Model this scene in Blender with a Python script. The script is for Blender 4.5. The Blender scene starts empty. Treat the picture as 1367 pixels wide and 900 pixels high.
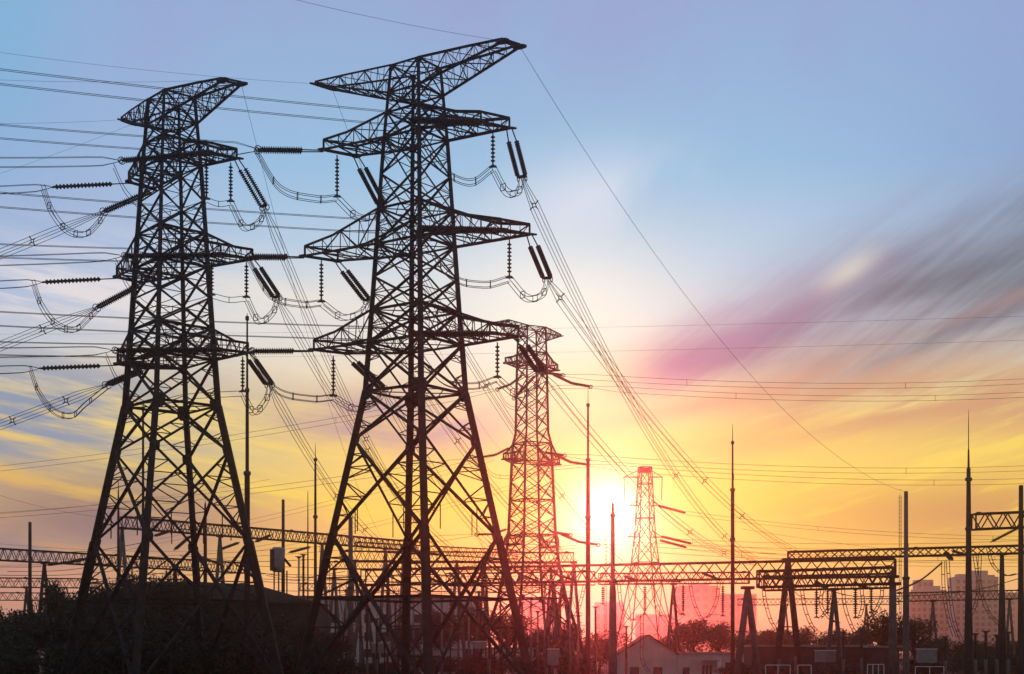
import bpy, math, random
from mathutils import Vector, Matrix
random.seed(7)
C = bpy.context.scene
COL = C.collection
F, CX, HY, CAMZ = 2000.0, 683.5, 870.0, 4.0      # lens in photo pixels, principal column, horizon row, eye height

def U(px, py, D):
    return Vector(((px - CX) * D / F, D, CAMZ + (HY - py) * D / F))
def XA(px, D): return (px - CX) * D / F
def ZA(py, D): return CAMZ + (HY - py) * D / F

# ------------------------------------------------------------------ materials
def lin(c):
    return tuple(((v/255)/12.92 if v/255 <= .04045 else ((v/255+.055)/1.055)**2.4) for v in c)
def mat(name, col, rough=.7, metal=0.0, var=.25, scale=3.0, bump=0.0, spec=.3):
    m = bpy.data.materials.new(name); m.use_nodes = True
    nt = m.node_tree; b = nt.nodes['Principled BSDF']
    b.inputs['Roughness'].default_value = rough; b.inputs['Metallic'].default_value = metal
    b.inputs['Specular IOR Level'].default_value = spec
    tc = nt.nodes.new('ShaderNodeTexCoord')
    n = nt.nodes.new('ShaderNodeTexNoise'); n.inputs['Scale'].default_value = scale; n.inputs['Detail'].default_value = 6
    nt.links.new(tc.outputs['Object'], n.inputs['Vector'])
    r = nt.nodes.new('ShaderNodeValToRGB'); e = r.color_ramp.elements
    e[0].position = .3; e[1].position = .7
    e[0].color = tuple(c*(1-var) for c in col)+(1,); e[1].color = tuple(min(1, c*(1+var)) for c in col)+(1,)
    nt.links.new(n.outputs['Fac'], r.inputs['Fac']); nt.links.new(r.outputs['Color'], b.inputs['Base Color'])
    if bump:
        bp = nt.nodes.new('ShaderNodeBump'); bp.inputs['Strength'].default_value = bump
        nt.links.new(n.outputs['Fac'], bp.inputs['Height']); nt.links.new(bp.outputs['Normal'], b.inputs['Normal'])
    return m
M = {}
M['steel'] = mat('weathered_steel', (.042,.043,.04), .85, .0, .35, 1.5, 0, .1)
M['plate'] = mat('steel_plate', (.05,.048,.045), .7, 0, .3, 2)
M['porcelain'] = mat('brown_porcelain', (.035,.03,.027), .6, 0, .25, 4, 0, .15)
M['wire'] = mat('aluminium_wire', (.06,.06,.06), .6, 0, .2, 1)
M['fitting'] = mat('fitting_steel', (.05,.05,.05), .6, 0, .2, 4)
M['pole'] = mat('concrete_pole', (.12,.117,.11), .85, 0, .3, 1.2, .2)
M['darkpole'] = mat('painted_pole', (.04,.04,.04), .8, 0, .3, 1.5, 0, .1)
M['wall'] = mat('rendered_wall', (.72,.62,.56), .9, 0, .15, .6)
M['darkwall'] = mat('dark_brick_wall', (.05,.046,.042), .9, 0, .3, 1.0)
M['city'] = mat('city_facade', (.40,.41,.42), .9, 0, .12, .05)
M['glass'] = mat('window_glass', (.05,.055,.06), .2, 0, .2, 1, 0, .5)
M['roof'] = mat('tiled_roof', (.03,.033,.022), 1.0, 0, .35, 1.5, 0, .05)
M['redroof'] = mat('red_tile_roof', (.20,.06,.04), .9, 0, .3, 1.5)
M['leaf'] = mat('leaf', (.03,.04,.02), .75, 0, .55, 1.2)
M['trunk'] = mat('bark', (.06,.05,.04), .95, 0, .4, 4, .3)
M['white'] = mat('pale_paint', (.74,.72,.68), .6, 0, .15, 2)
M['grey'] = mat('grey_paint', (.28,.28,.27), .6, 0, .2, 2)
M['ground'] = mat('ground_gravel', (.10,.095,.075), .95, 0, .4, .25, .3)
M['road'] = mat('asphalt', (.05,.05,.05), .9, 0, .3, .8, .2)
M['grassm'] = mat('grass_blades', (.045,.06,.025), .85, 0, .5, .8)

# ------------------------------------------------------------------ mesh builder
class MB:
    def __init__(s): s.v = []; s.f = []
    def frame(s, d, up=None):
        d = d.normalized()
        up = up or (Vector((0,0,1)) if abs(d.z) < .93 else Vector((1,0,0)))
        x = d.cross(up).normalized(); y = d.cross(x).normalized()
        return x, y
    def prism(s, p, q, prof, up=None):
        p, q = Vector(p), Vector(q)
        if (q-p).length < 1e-6: return
        x, y = s.frame(q-p, up); n = len(prof); b = len(s.v)
        for o in (p, q):
            for a, c in prof: s.v.append(o + x*a + y*c)
        for i in range(n):
            j = (i+1) % n; s.f.append((b+i, b+j, b+n+j, b+n+i))
        s.f.append(tuple(b+n-1-i for i in range(n))); s.f.append(tuple(b+n+i for i in range(n)))
    def bar(s, p, q, w, h=None, up=None):
        h = h or w; a, c = w/2, h/2
        s.prism(p, q, [(-a,-c),(a,-c),(a,c),(-a,c)], up)
    def angle(s, p, q, w, up=None):
        t = w*.22; a = w/2
        s.prism(p, q, [(-a,-a),(a,-a),(a,-a+t),(-a+t,-a+t),(-a+t,a),(-a,a)], up)
    def box(s, c, sx, sy, sz):
        c = Vector(c); s.bar(c-Vector((0,0,sz/2)), c+Vector((0,0,sz/2)), sx, sy, Vector((0,1,0)))
    def tube(s, pts, r, n=5):
        pts = [Vector(p) for p in pts]; b = len(s.v); m = len(pts)
        for i, p in enumerate(pts):
            d = pts[min(i+1, m-1)] - pts[max(i-1, 0)]
            if d.length < 1e-9: d = Vector((0,0,1))
            x, y = s.frame(d); rr = r[i] if isinstance(r, (list, tuple)) else r
            for k in range(n):
                a = 2*math.pi*k/n; s.v.append(p + x*(math.cos(a)*rr) + y*(math.sin(a)*rr))
        for i in range(m-1):
            for k in range(n):
                l = (k+1) % n
                s.f.append((b+i*n+k, b+i*n+l, b+(i+1)*n+l, b+(i+1)*n+k))
        s.f.append(tuple(b+n-1-k for k in range(n))); s.f.append(tuple(b+(m-1)*n+k for k in range(n)))
    def discs(s, p, q, r, core, pitch, n=10):
        p, q = Vector(p), Vector(q); L = (q-p).length; k = max(2, int(L/pitch)); pts = []; rad = []
        d = (q-p)/k
        for i in range(k):
            o = p + d*i
            pts += [o, o+d*.25, o+d*.42, o+d*.62, o+d*.8]; rad += [core, core*1.15, r, r*.94, core*1.05]
        pts.append(q); rad.append(core)
        s.tube(pts, rad, n)
    def quad(s, *p):
        b = len(s.v); s.v += [Vector(a) for a in p]; s.f.append(tuple(range(b, b+len(p))))
    def plate(s, c, x, y, w, h, t=.04):
        # octagonal plate in the plane of x and y
        x, y = x.normalized(), y.normalized(); z = x.cross(y).normalized(); c = Vector(c)
        pr = [(-.5,-.25),(-.25,-.5),(.25,-.5),(.5,-.25),(.5,.25),(.25,.5),(-.25,.5),(-.5,.25)]
        b = len(s.v)
        for sg in (-1, 1):
            for u, v in pr: s.v.append(c + x*(u*w) + y*(v*h) + z*(sg*t/2))
        for i in range(8):
            j = (i+1) % 8; s.f.append((b+i, b+j, b+8+j, b+8+i))
        s.f.append(tuple(b+7-i for i in range(8))); s.f.append(tuple(b+8+i for i in range(8)))
    def ring(s, c, axis, R, r, n=14):
        axis = Vector(axis).normalized(); x, y = s.frame(axis)
        pts = [Vector(c) + x*(math.cos(2*math.pi*i/n)*R) + y*(math.sin(2*math.pi*i/n)*R) for i in range(n+1)]
        s.tube(pts, r, 5)
    def build(s, name, m, parent=None, origin=None, smooth=False):
        origin = Vector(origin) if origin is not None else Vector((0,0,0))
        me = bpy.data.meshes.new(name)
        me.from_pydata([tuple(v-origin) for v in s.v], [], s.f); me.materials.append(m)
        if smooth:
            for p in me.polygons: p.use_smooth = True
        me.update()
        o = bpy.data.objects.new(name, me); COL.objects.link(o)
        if parent is not None: o.parent = parent
        else: o.location = origin
        return o

def thing(name, label, cat, loc, group=None):
    o = bpy.data.objects.new(name, None); o.empty_display_size = .3; COL.objects.link(o)
    o.location = loc; tag(o, label, cat, group); return o
def tag(o, label, cat, group=None, kind=None):
    if label: o['label'] = label
    if cat: o['category'] = cat
    if group: o['group'] = group
    if kind: o['kind'] = kind
    return o
def lerp(a, b, t): return a + (b-a)*t

# ------------------------------------------------------------------ lattice pylons
def pylon(name, label, cx, cy, phi, prof, levels, rings, arms, earth, pairs=((0,1),(3,2)), wbase=.42, wtop=.2, group=None, nd=4, big=3.4, gus=.62, skip=()):
    org = Vector((cx, cy, 0)); root = thing(name, label, 'pylon', org, group); ph = math.radians(phi)
    ztop = prof[-1][0]
    def rad(z):
        for (z0, r0), (z1, r1) in zip(prof, prof[1:]):
            if z <= z1: return lerp(r0, r1, (z-z0)/(z1-z0))
        return prof[-1][1]
    def P(k, z):
        a = ph + k*math.pi/2; r = rad(z)
        return Vector((cx + r*math.sin(a), cy - r*math.cos(a), z))
    legs = []
    zs = sorted(set([p[0] for p in prof]))
    for k in range(4):
        mb = MB(); out = P(k, 0) - org; out.z = 0
        for z0, z1 in zip(zs, zs[1:]):
            w = lerp(wbase, wtop, z0/ztop); mb.angle(P(k, z0), P(k, z1+.02), w, out.normalized())
        lg = mb.build('leg', M['steel'], root, org); legs.append(lg)
        ft = MB(); ft.box(P(k, .25), 1.1, 1.1, .5); ft.build('concrete_footing', M['pole'], lg, org)
        for z in rings:
            g = MB()
            for j in (1, -1):
                t = (P((k+j) % 4, z) - P(k, z)).normalized(); s = gus*(1.5 if abs(z-prof[2][0]) < .5 else 1.1 if z < prof[2][0] else .55 if z > ztop-5 else .8)
                g.plate(P(k, z) + t*s*.3 - Vector((0,0,s*.5 if z > ztop-.3 else 0)), t, P(k, z-.5)-P(k, z), s*.95, s*1.25)
            g.build('gusset_plate', M['plate'], lg, org)
    for k in range(4):
        mb = MB(); j = (k+1) % 4
        for z0, z1 in zip(levels, levels[1:]):
            A0, A1, B0, B1 = P(k, z0), P(k, z1), P(j, z0), P(j, z1)
            hgt = z1-z0; w = lerp(wbase*.4, wtop*.52, z0/ztop)
            mb.angle(A0, B1, w); mb.angle(B0, A1, w)
            r0, r1 = rad(z0), rad(z1); t = r0/(r0+r1); X = A0.lerp(B1, t)
            if hgt > big:                                   # redundant members of the big panels
                ws = w*.36
                hz = P(k, X.z); hj = P(j, X.z)
                if hgt > 8: mb.angle(hz, hj, w*.8)
                for S, E in ((A0, k), (B0, j), (A1, k), (B1, j)):
                    for fr in (.36, .68) if hgt > 5 else (.5,):
                        q = S.lerp(X, fr); zz = lerp(S.z, X.z, fr)
                        mb.bar(q, P(E, zz), ws)
                        zz2 = lerp(S.z, X.z, min(1.0, fr+.3))
                        mb.bar(q, P(E, zz2), ws)
                if hgt > 5:
                    for S, T in ((A0, B0),):
                        a = S.lerp(X, .5); b = T.lerp(X, .5)
                        mb.bar(a, Vector((a.x, a.y, lerp(z0, X.z, .05))), ws); mb.bar(b, Vector((b.x, b.y, lerp(z0, X.z, .05))), ws)
            else:
                mb.bar(X, (A0+A1)/2, w*.4); mb.bar(X, (B0+B1)/2, w*.4)
                if hgt > 2.2:
                    for S, E in ((A0, k), (B0, j), (A1, k), (B1, j)):
                        mb.bar(S.lerp(X, .5), P(E, lerp(S.z, X.z, .95)), w*.38)
        for z in [r_ for r_ in rings if r_ not in skip]: mb.angle(P(k, z), P(j, z), lerp(wbase*.42, wtop*.6, z/ztop))
        mb.build('bracing_lattice', M['steel'], root, org)
    for z in rings:
        if z in skip: continue
        mb = MB()
        mb.bar(P(0, z), P(2, z), .07); mb.bar(P(1, z), P(3, z), .07)
        ms = [(P(k, z)+P((k+1) % 4, z))/2 for k in range(4)]
        for k in range(4): mb.bar(ms[k], ms[(k+1) % 4], .06)
        mb.build('diaphragm_lattice', M['steel'], root, org)
    def arm(nm, ks, zb, zt, tips, tz, th, n=nd, w=.19):
        mb = MB(); la = MB()
        ch = []
        for k, T in zip(ks, tips):
            b0, t0 = P(k, zb), P(k, zt); bT = Vector((T.x, T.y, tz)); tT = Vector((T.x, T.y, tz+th))
            kn = b0.lerp(bT, .6) + Vector((0,0,lerp(zt-zb, th, .6)*(.8 if th > .5 else 1)))
            mb.angle(b0, bT, w); mb.angle(t0, kn, w); mb.angle(kn, tT, w); ch.append((b0, bT, t0, tT, kn))
        (b0, bT, t0, tT, _), (c0, cT, u0, uT, _) = ch
        top = lambda q0, q1, k, s_: q0.lerp(k, s_/.6) if s_ < .6 else k.lerp(q1, (s_-.6)/.4)
        mb.angle(bT, cT, w); mb.angle(tT, uT, w*.8); mb.bar(bT, tT, w*.8); mb.bar(cT, uT, w*.8)
        for i in range(n):
            s0, s1 = i/n, (i+1)/n; sm = (s0+s1)/2
            for (p0, p1, q0, q1, kk) in ch:
                (la.bar(p0.lerp(p1, s0), top(q0,q1,kk,s1), w*.42) if i % 2 else la.bar(p0.lerp(p1, s1), top(q0,q1,kk,s0), w*.42))
                la.bar(p0.lerp(p1, s1), top(q0,q1,kk,s1), w*.36)
                la.bar(p0.lerp(p1, sm), top(q0,q1,kk,sm), w*.24); la.bar(p0.lerp(p1, sm), top(q0,q1,kk,s1), w*.24)
            (la.bar(b0.lerp(bT, s0), c0.lerp(cT, s1), w*.45) if i % 2 else la.bar(c0.lerp(cT, s0), b0.lerp(bT, s1), w*.45))
            la.bar(b0.lerp(bT, s1), c0.lerp(cT, s1), w*.4)
            k0, k1 = ch[0][4], ch[1][4]
            (la.bar(top(t0,tT,k0,s1), top(u0,uT,k1,s0), w*.3) if i % 2 else la.bar(top(t0,tT,k0,s0), top(u0,uT,k1,s1), w*.3))
        a = mb.build(nm, M['steel'], root, org); la.build('bracing_lattice', M['steel'], a, org)
        for T, o in ((bT, cT), (cT, bT)):
            g = MB(); g.plate(T + Vector((0,0,.02)), (o-T), (T-b0), .7, .8, .12); g.build('hanger_plate', M['plate'], a, org)
        return bT, cT
    out = []
    for zb, zt, tR, tL in arms:
        R = arm('crossarm', pairs[0], zb, zt, tR, zb+.05, .75); L = arm('crossarm', pairs[1], zb, zt, tL, zb+.05, .75)
        out.append((R, L))
    zb, zt, tR, tL = earth
    arm('earthwire_arm', pairs[0], zb, zt, tR, zt-.25, .2, 6, .15); arm('earthwire_arm', pairs[1], zb, zt, tL, zt-.25, .2, 6, .15)
    return root, out, P

def tip(px, py, z):
    D = (z-CAMZ)*F/(HY-py); v = U(px, py, D); return v
PROF = [(0,9.27),(12.8,6.33),(23.7,3.82),(27.4,3.53),(29.9,3.33),(34.9,2.97),(37.6,2.8),(43,2.4),(44.9,2.22),(48.5,1.88)]
LEV = [1.2,12.8,20,23.7,27.4,29.9,32.4,34.9,37.6,40.2,43,44.9,46.4,48.5]
RING = [12.8,20,23.7,27.4,29.9,34.9,37.6,43,44.9,46.4,48.5]
def corners(px, py, z, dx, dy):
    o = tip(px, py, z); return o, o + Vector((dx, dy, 0))
def rightarm(px, py, z, dx=-2.1, dy=-1.3):
    o, i = corners(px, py, z, dx, dy); return (i, o)       # inner goes with the near leg, outer with the far one
def leftarm(px, py, z, dx=2.4, dy=1.5):
    o, i = corners(px, py, z, dx, dy); return (o, i)
A1 = [(43.0,44.9, rightarm(680,171,43.05), leftarm(432,200,43.05)),
      (34.9,37.6, rightarm(707,313,34.95), leftarm(407,342,34.95)),
      (27.4,29.9, rightarm(692,449,27.45), leftarm(419,467,27.45))]
E1 = (46.4,48.5, rightarm(694,62,48.3,-1.25,-1.0), leftarm(421,112,48.3,1.2,1.1))
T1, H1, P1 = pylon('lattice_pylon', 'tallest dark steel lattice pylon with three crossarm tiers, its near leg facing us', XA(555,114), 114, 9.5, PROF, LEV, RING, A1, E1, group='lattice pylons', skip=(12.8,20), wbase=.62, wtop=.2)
A2 = [(43.0,44.9, rightarm(316,211.5,43.05,-2.0,-1.6), leftarm(172,243,43.05,1.6,1.9)),
      (34.9,37.6, rightarm(337,346,34.95,-2.2,-1.6), leftarm(156,370,34.95,1.6,1.9)),
      (27.4,29.9, rightarm(331,471,27.45,-2.2,-1.6), leftarm(157,486,27.45,1.6,1.9))]
E2 = (46.4,48.5, rightarm(322,112,48.3,-1.3,-.8), leftarm(162,160,48.3,.7,1.0))
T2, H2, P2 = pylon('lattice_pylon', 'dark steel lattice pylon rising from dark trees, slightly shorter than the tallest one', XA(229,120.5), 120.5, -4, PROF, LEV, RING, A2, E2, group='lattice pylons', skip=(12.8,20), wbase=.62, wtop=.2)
# red-lit pylon behind: crossarms run along the view
c3 = Vector((XA(710,206), 206, 0))
PROF3 = [(0,8.6),(6.7,6.5),(11.3,4.9),(16,3.9),(20,3.4),(30,2.9),(32.6,2.75),(34,2.35),(43.1,2.15),(45,2.1),(48.5,1.95)]
LEV3 = [.8,6.7,11.3,14,17,20,22.4,24.8,27.4,30,32.6,34.8,37,39.2,41.2,43.1,45,46.6,48.5]
RING3 = [11.3,20,24.8,32.6,30,43.1,45,48.5]
ux = Vector((.66,.75,0)); vx = Vector((.75,-.66,0))
def t3(L, s, z, w=1.0):
    b = c3 + ux*(L*s) + Vector((0,0,z)); return (b + vx*w, b - vx*w) if s > 0 else (b - vx*w, b + vx*w)
# order the corners with the legs they join
A3 = [(43.1,45, t3(4.4,1,43.1), tuple(reversed(t3(4.4,-1,43.1)))[::-1]), (30,32.6, t3(4.8,1,30), t3(4.8,-1,30)), (18.5,20.6, t3(4.6,1,18.5), t3(4.6,-1,18.5))]
E3 = (46.6,48.5, t3(6.0,1,48.4,.3), t3(6.2,-1,48.4,1.1))
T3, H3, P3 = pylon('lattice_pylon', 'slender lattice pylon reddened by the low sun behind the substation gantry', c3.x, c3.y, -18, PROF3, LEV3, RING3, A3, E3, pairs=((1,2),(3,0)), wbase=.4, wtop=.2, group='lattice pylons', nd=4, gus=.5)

# small far pylon by the sun: plain tapering mast with a wire frame crossarm
def far_pylon():
    D = 330; cx = XA(861,D); org = Vector((cx,D,0)); root = thing('lattice_pylon', 'smallest pale lattice pylon standing almost inside the glare of the sun', 'pylon', org, 'lattice pylons')
    pr = [(ZA(900,D),6.9),(ZA(844,D),5.2),(ZA(780,D),3.35),(ZA(751,D),2.7),(ZA(711,D),2.0),(ZA(660,D),1.6),(ZA(624,D),1.3)]
    pr[0] = (0, 6.6)
    def rad(z):
        for (z0,r0),(z1,r1) in zip(pr, pr[1:]):
            if z <= z1: return lerp(r0,r1,(z-z0)/(z1-z0))
        return pr[-1][1]
    def P(k,z):
        a = math.radians(-45+14)+k*math.pi/2; r = rad(z)*1.25; return Vector((cx+r*math.sin(a), D-r*math.cos(a), z))
    for k in range(4):
        mb = MB()
        for (z0,_),(z1,_) in zip(pr,pr[1:]): mb.angle(P(k,z0),P(k,z1),.24)
        mb.build('leg', M['steel'], root, org)
    lv = [0,8.3,18.9,23.6,28.5,33.4,37.5,41,44.6]
    for k in range(4):
        mb = MB(); j = (k+1)%4
        for z0,z1 in zip(lv,lv[1:]): mb.bar(P(k,z0),P(j,z1),.13); mb.bar(P(j,z0),P(k,z1),.13)
        for z in (18.9,23.6,33.4,41,44.6): mb.bar(P(k,z),P(j,z),.2)
        mb.build('bracing_lattice', M['steel'], root, org)
    z = ZA(637,D)
    for s, x in ((-1,833),(1,884)):
        mb = MB(); e = U(x,637,D); mb.bar(Vector((cx+s*1.2,D-.6,z)), e, .16); mb.bar(Vector((cx+s*1.2,D+.6,z)), e, .16)
        mb.bar(Vector((cx+s*1.2,D,z+1.6)), e, .14)
        a = mb.build('crossarm', M['steel'], root, org)
        mb = MB(); mb.tube([e, U(x+s*-1,668,D)], .09); mb.build('jumper_rod', M['fitting'], a, org)
    mb = MB(); mb.box(Vector((cx,D,ZA(628,D))), 2.3, 1.4, .9); mb.build('peak_frame', M['steel'], root, org)
    for yy in (675, 717):
        for sg in (-1, 1):
            z = ZA(yy, D); r = rad(z)*1.02; mb = MB(); e = Vector((cx+sg*(r+1.6), D, z))
            for q in (-.6, .6): mb.bar(Vector((cx+sg*r*.8, D+q, z)), e, .16); mb.bar(Vector((cx+sg*r*.8, D+q, z+1.3)), e, .12)
            mb.build('crossarm', M['steel'], root, org)
far_pylon()

# ------------------------------------------------------------------ insulators, conductors, jumpers
R_W = .024
def tension(p, q, label, twin=.5, r=.2, link=(.2,.1), group='tension insulator strings', sag=0.0, ring=True, pitch=.17, core=.42):
    p, q = Vector(p), Vector(q); root = thing('insulator_string', label, 'insulator', p, group)
    d = (q-p); x = d.normalized().cross(Vector((0,0,1)))
    if x.length < .05: x = Vector((1,0,0))
    x.normalize(); a = p + d*link[0]; b = q - d*link[1]
    for s in ((-1,1) if twin else (0,)):
        o = x*(s*twin/2) if twin else Vector((0,0,0))
        mb = MB()
        if sag:
            m = (a+b)/2 - Vector((0,0,sag)); mb.discs(a+o, m+o, r, r*.42, .17); mb.discs(m+o, b+o, r, r*.42, .17)
        else: mb.discs(a+o, b+o, r, r*core, pitch)
        mb.build('disc_insulator', M['porcelain'], root, p)
        mb = MB(); mb.tube([p+o*.7, a+o], .05); mb.build('link_rod', M['fitting'], root, p)
    mb = MB(); mb.plate(b + d.normalized()*.12, x, d, (twin or .3)+.2, .26, .06); mb.tube([b, q], .05)
    y = mb.build('yoke_plate', M['fitting'], root, p)
    if ring and twin:
        for s in (-1,1):
            mb = MB(); mb.ring(b + x*(s*twin/2) + d.normalized()*.25, x, .24, .04); mb.build('arcing_ring', M['fitting'], y, p)
    return root
def hanger(p, q, label, r=.16):
    p, q = Vector(p), Vector(q); root = thing('suspension_insulator', label, 'insulator', p, 'suspension insulators'); d = q-p
    mb = MB(); mb.tube([p, p+d*.08], .05); mb.build('link_rod', M['fitting'], root, p)
    mb = MB(); mb.discs(p+d*.08, p+d*.9, r*1.1, r*.36, .27); mb.build('disc_insulator', M['porcelain'], root, p)
    mb = MB(); mb.bar(p+d*.9, q, .12)
    for s in (-1,1): mb.bar(p+d*.95, q+Vector((s*.28,0,-.1)), .07)
    mb.bar(q+Vector((-.3,0,-.05)), q+Vector((.3,0,-.05)), .1); mb.build('clamp', M['fitting'], root, p)
def para(p, q, sag, n=24):
    out = []
    for i in range(n+1):
        t = i/n; v = p.lerp(q, t); v.z -= 4*sag*t*(1-t); out.append(v)
    return out
def catmull(pts, n=7):
    out = []; P = [pts[0]*2-pts[1]] + pts + [pts[-1]*2-pts[-2]]
    for i in range(1, len(P)-2):
        for j in range(n):
            t = j/n; a,b,c,d = P[i-1],P[i],P[i+1],P[i+2]
            out.append(((b*2)+(c-a)*t+(a*2-b*5+c*4-d)*t*t+(b*3-a-c*3+d)*t**3)*.5)
    out.append(pts[-1]); return out
def offs(path, n, a, b):
    d = (path[-1]-path[0]); d.z = 0
    x = d.normalized().cross(Vector((0,0,1))) if d.length > .1 else Vector((1,0,0)); z = Vector((0,0,1))
    if n == 4: return [x*(s*a/2)+z*(t*b/2) for s in (-1,1) for t in (-1,1)]
    if n == 2: return [z*(b/2), z*(-b/2)]
    if n == 3: return [x*(a/2)+z*(b/2), x*(-a/2)+z*(b/2), z*(-b/2)]
    return [Vector((0,0,0))]
def bundle(path, n, label, a=.45, b=.5, r=R_W, spacers=(), cat='power line', name='conductor_bundle', group='conductor bundles', cross=True, converge=0):
    o = path[0].copy(); of = offs(path, n, a, b)
    if n == 1:
        mb = MB(); mb.tube(path, r, 5); w = mb.build(name, M['wire'], None, o); tag(w, label, cat, group); return w
    root = thing(name, label, cat, o, group)
    m = len(path)
    for f in of:
        mb = MB()
        pts = [p + f*(min(1, .25 + i/max(1, converge*m)) if converge else 1) for i, p in enumerate(path)]
        mb.tube(pts, r, 5); mb.build('wire', M['wire'], root, o)
    for s in spacers:
        i = s*(m-1); k = min(int(i), m-2); c = path[k].lerp(path[k+1], i-k)
        mb = MB()
        if n == 4 and cross:
            cc = [c+f*1.15 for f in of]; mid = [c+f*.45 for f in of]
            for p, q in zip(cc, mid): mb.bar(p, q, r*2.8)
            for p, q in ((0,1),(1,3),(3,2),(2,0)): mb.bar(mid[p], mid[q], r*2.4)
        else:
            for p, q in (zip(of, of[1:]) if n < 4 else ((of[0],of[1]),(of[1],of[3]),(of[3],of[2]),(of[2],of[0]))): mb.bar(c+p*1.15, c+q*1.15, r*1.8)
        mb.build('spacer', M['fitting'], root, o)
    return root

ARM = ['top','middle','bottom']
ta, tb = 'tallest pylon', 'shorter dark pylon'
def jump(pts, label, n=4, sp=(.25,.5,.75)):
    bundle(catmull(pts), n, label, .42, .42, .027, sp, 'jumper', 'jumper_cable', 'jumper cables', cross=False)

# tallest pylon ------------------------------------------------------
up = Vector((0,0,-.1))
slR = [((697,238),114.6),((731,373),114.6),((722,497),114.6)]
dnR = [(1011,749,200),(1060,735,202),(1012,752,205)]
levR = [(546,160),(556,305),(545,446)]; levRend = [(-420,48,88),(-420,228,90),(-420,400,94)]
hgR = [(658,177,222),(680,320,370),(664,457,503)]
hgL = [(450,207,262),(429,347,402),(445,475,528)]
slL = [((510,275),121.5),((491,402),121.5),((512,520),121)]
dnL = [(835,752,212),(770,752,214),(705,752,216)]
levL = [(341,200),(330,343),(334,469)]; levLend = [(-420,133,95),(-420,312,98),(-420,448,102)]
for i in range(3):
    (Rin, Rout), (Lout, Lin) = H1[i]
    t = ARM[i]
    # sun side
    (px,py),D = slR[i]; q = U(px,py,D)
    tension(Rout+up, q, f'twin insulator string slanting down from sun-side tip of {ta}, {t} crossarm', .62, .2, (.24,.06))
    e = U(*dnR[i]); bundle(para(q, e, (5.0,3.0,3.2)[i], 30), 4, f'wire bundle descending from sun-side {t} crossarm of {ta} to the gantry', .6, .6, .025, ((.03,.52,.78),(.03,.5,.68),(.55,.75))[i], converge=.04)
    px,py = levR[i]; q2 = U(px,py,112.2)
    tension(Rin+up, q2, f'horizontal insulator string crossing in front of {ta} body at {t} crossarm', .55, .22, (.04,.06))
    e2 = U(*levRend[i]); bundle(para(q2, e2, .3), 4, f'level wire bundle passing behind both pylon bodies from {ta}, sun-side {t} crossarm', .28, .95, .021, (), converge=.05)
    px,y0,y1 = hgR[i]; h = U(px,y1,111.8)
    hanger(U(px,y0,111.8), h, f'hanging insulator under sun-side tip of {ta}, {t} crossarm')
    a = q2; jump([a, a.lerp(h,.35)-Vector((0,0,2.2)), a.lerp(h,.72)-Vector((0,0,1.6 if i else 2.2)), h-Vector((0,0,.15))], f'long drooping jumper behind {ta} leading to its sun-side {t} hanging insulator')
    jump([h-Vector((0,0,.15)), h.lerp(q,.45)-Vector((0,0,1.5)), h.lerp(q,.85)-Vector((0,0,1.2)), q-Vector((0,0,.1))], f'short jumper loop between hanging and slanting insulators, sun-side {t} crossarm of {ta}')
    # shaded side
    (px,py),D = slL[i]; q = U(px,py,D)
    tension(Lin+up, q, f'twin insulator string slanting down beside {ta} body, shaded-side {t} crossarm', .62, .2, (.22,.06))
    e = U(*dnL[i]); bundle(para(q, e, 3.2, 30), 4, f'wire bundle descending behind {ta} from its shaded-side {t} crossarm', .6, .6, .025, (.3,.62), converge=.04)
    px,py = levL[i]; q2 = U(px,py,115.2)
    tension(Lout+up, q2, f'horizontal insulator string pulled from {ta} shaded-side {t} crossarm toward {tb}', .5, .22, (.32,.08))
    e2 = U(*levLend[i]); bundle(para(q2, e2, .3), 4, f'level wire bundle from {ta} shaded-side {t} crossarm passing {tb}', .28, .95, .021, (), converge=.05)
    px,y0,y1 = hgL[i]; h = U(px,y1,117)
    hanger(U(px,y0,117), h, f'hanging insulator under shaded-side tip of {ta}, {t} crossarm')
    jump([q2, q2.lerp(h,.3)-Vector((0,0,1.9)), q2.lerp(h,.72)-Vector((0,0,1.2)), h-Vector((0,0,.15))], f'drooping jumper cable between the two pylons under shaded-side {t} crossarm of {ta}')
    jump([h-Vector((0,0,.15)), h.lerp(q,.45)-Vector((0,0,1.3)), h.lerp(q,.85)-Vector((0,0,.9)), q-Vector((0,0,.1))], f'short jumper loop beside {ta} body under its shaded-side {t} crossarm')

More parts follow.
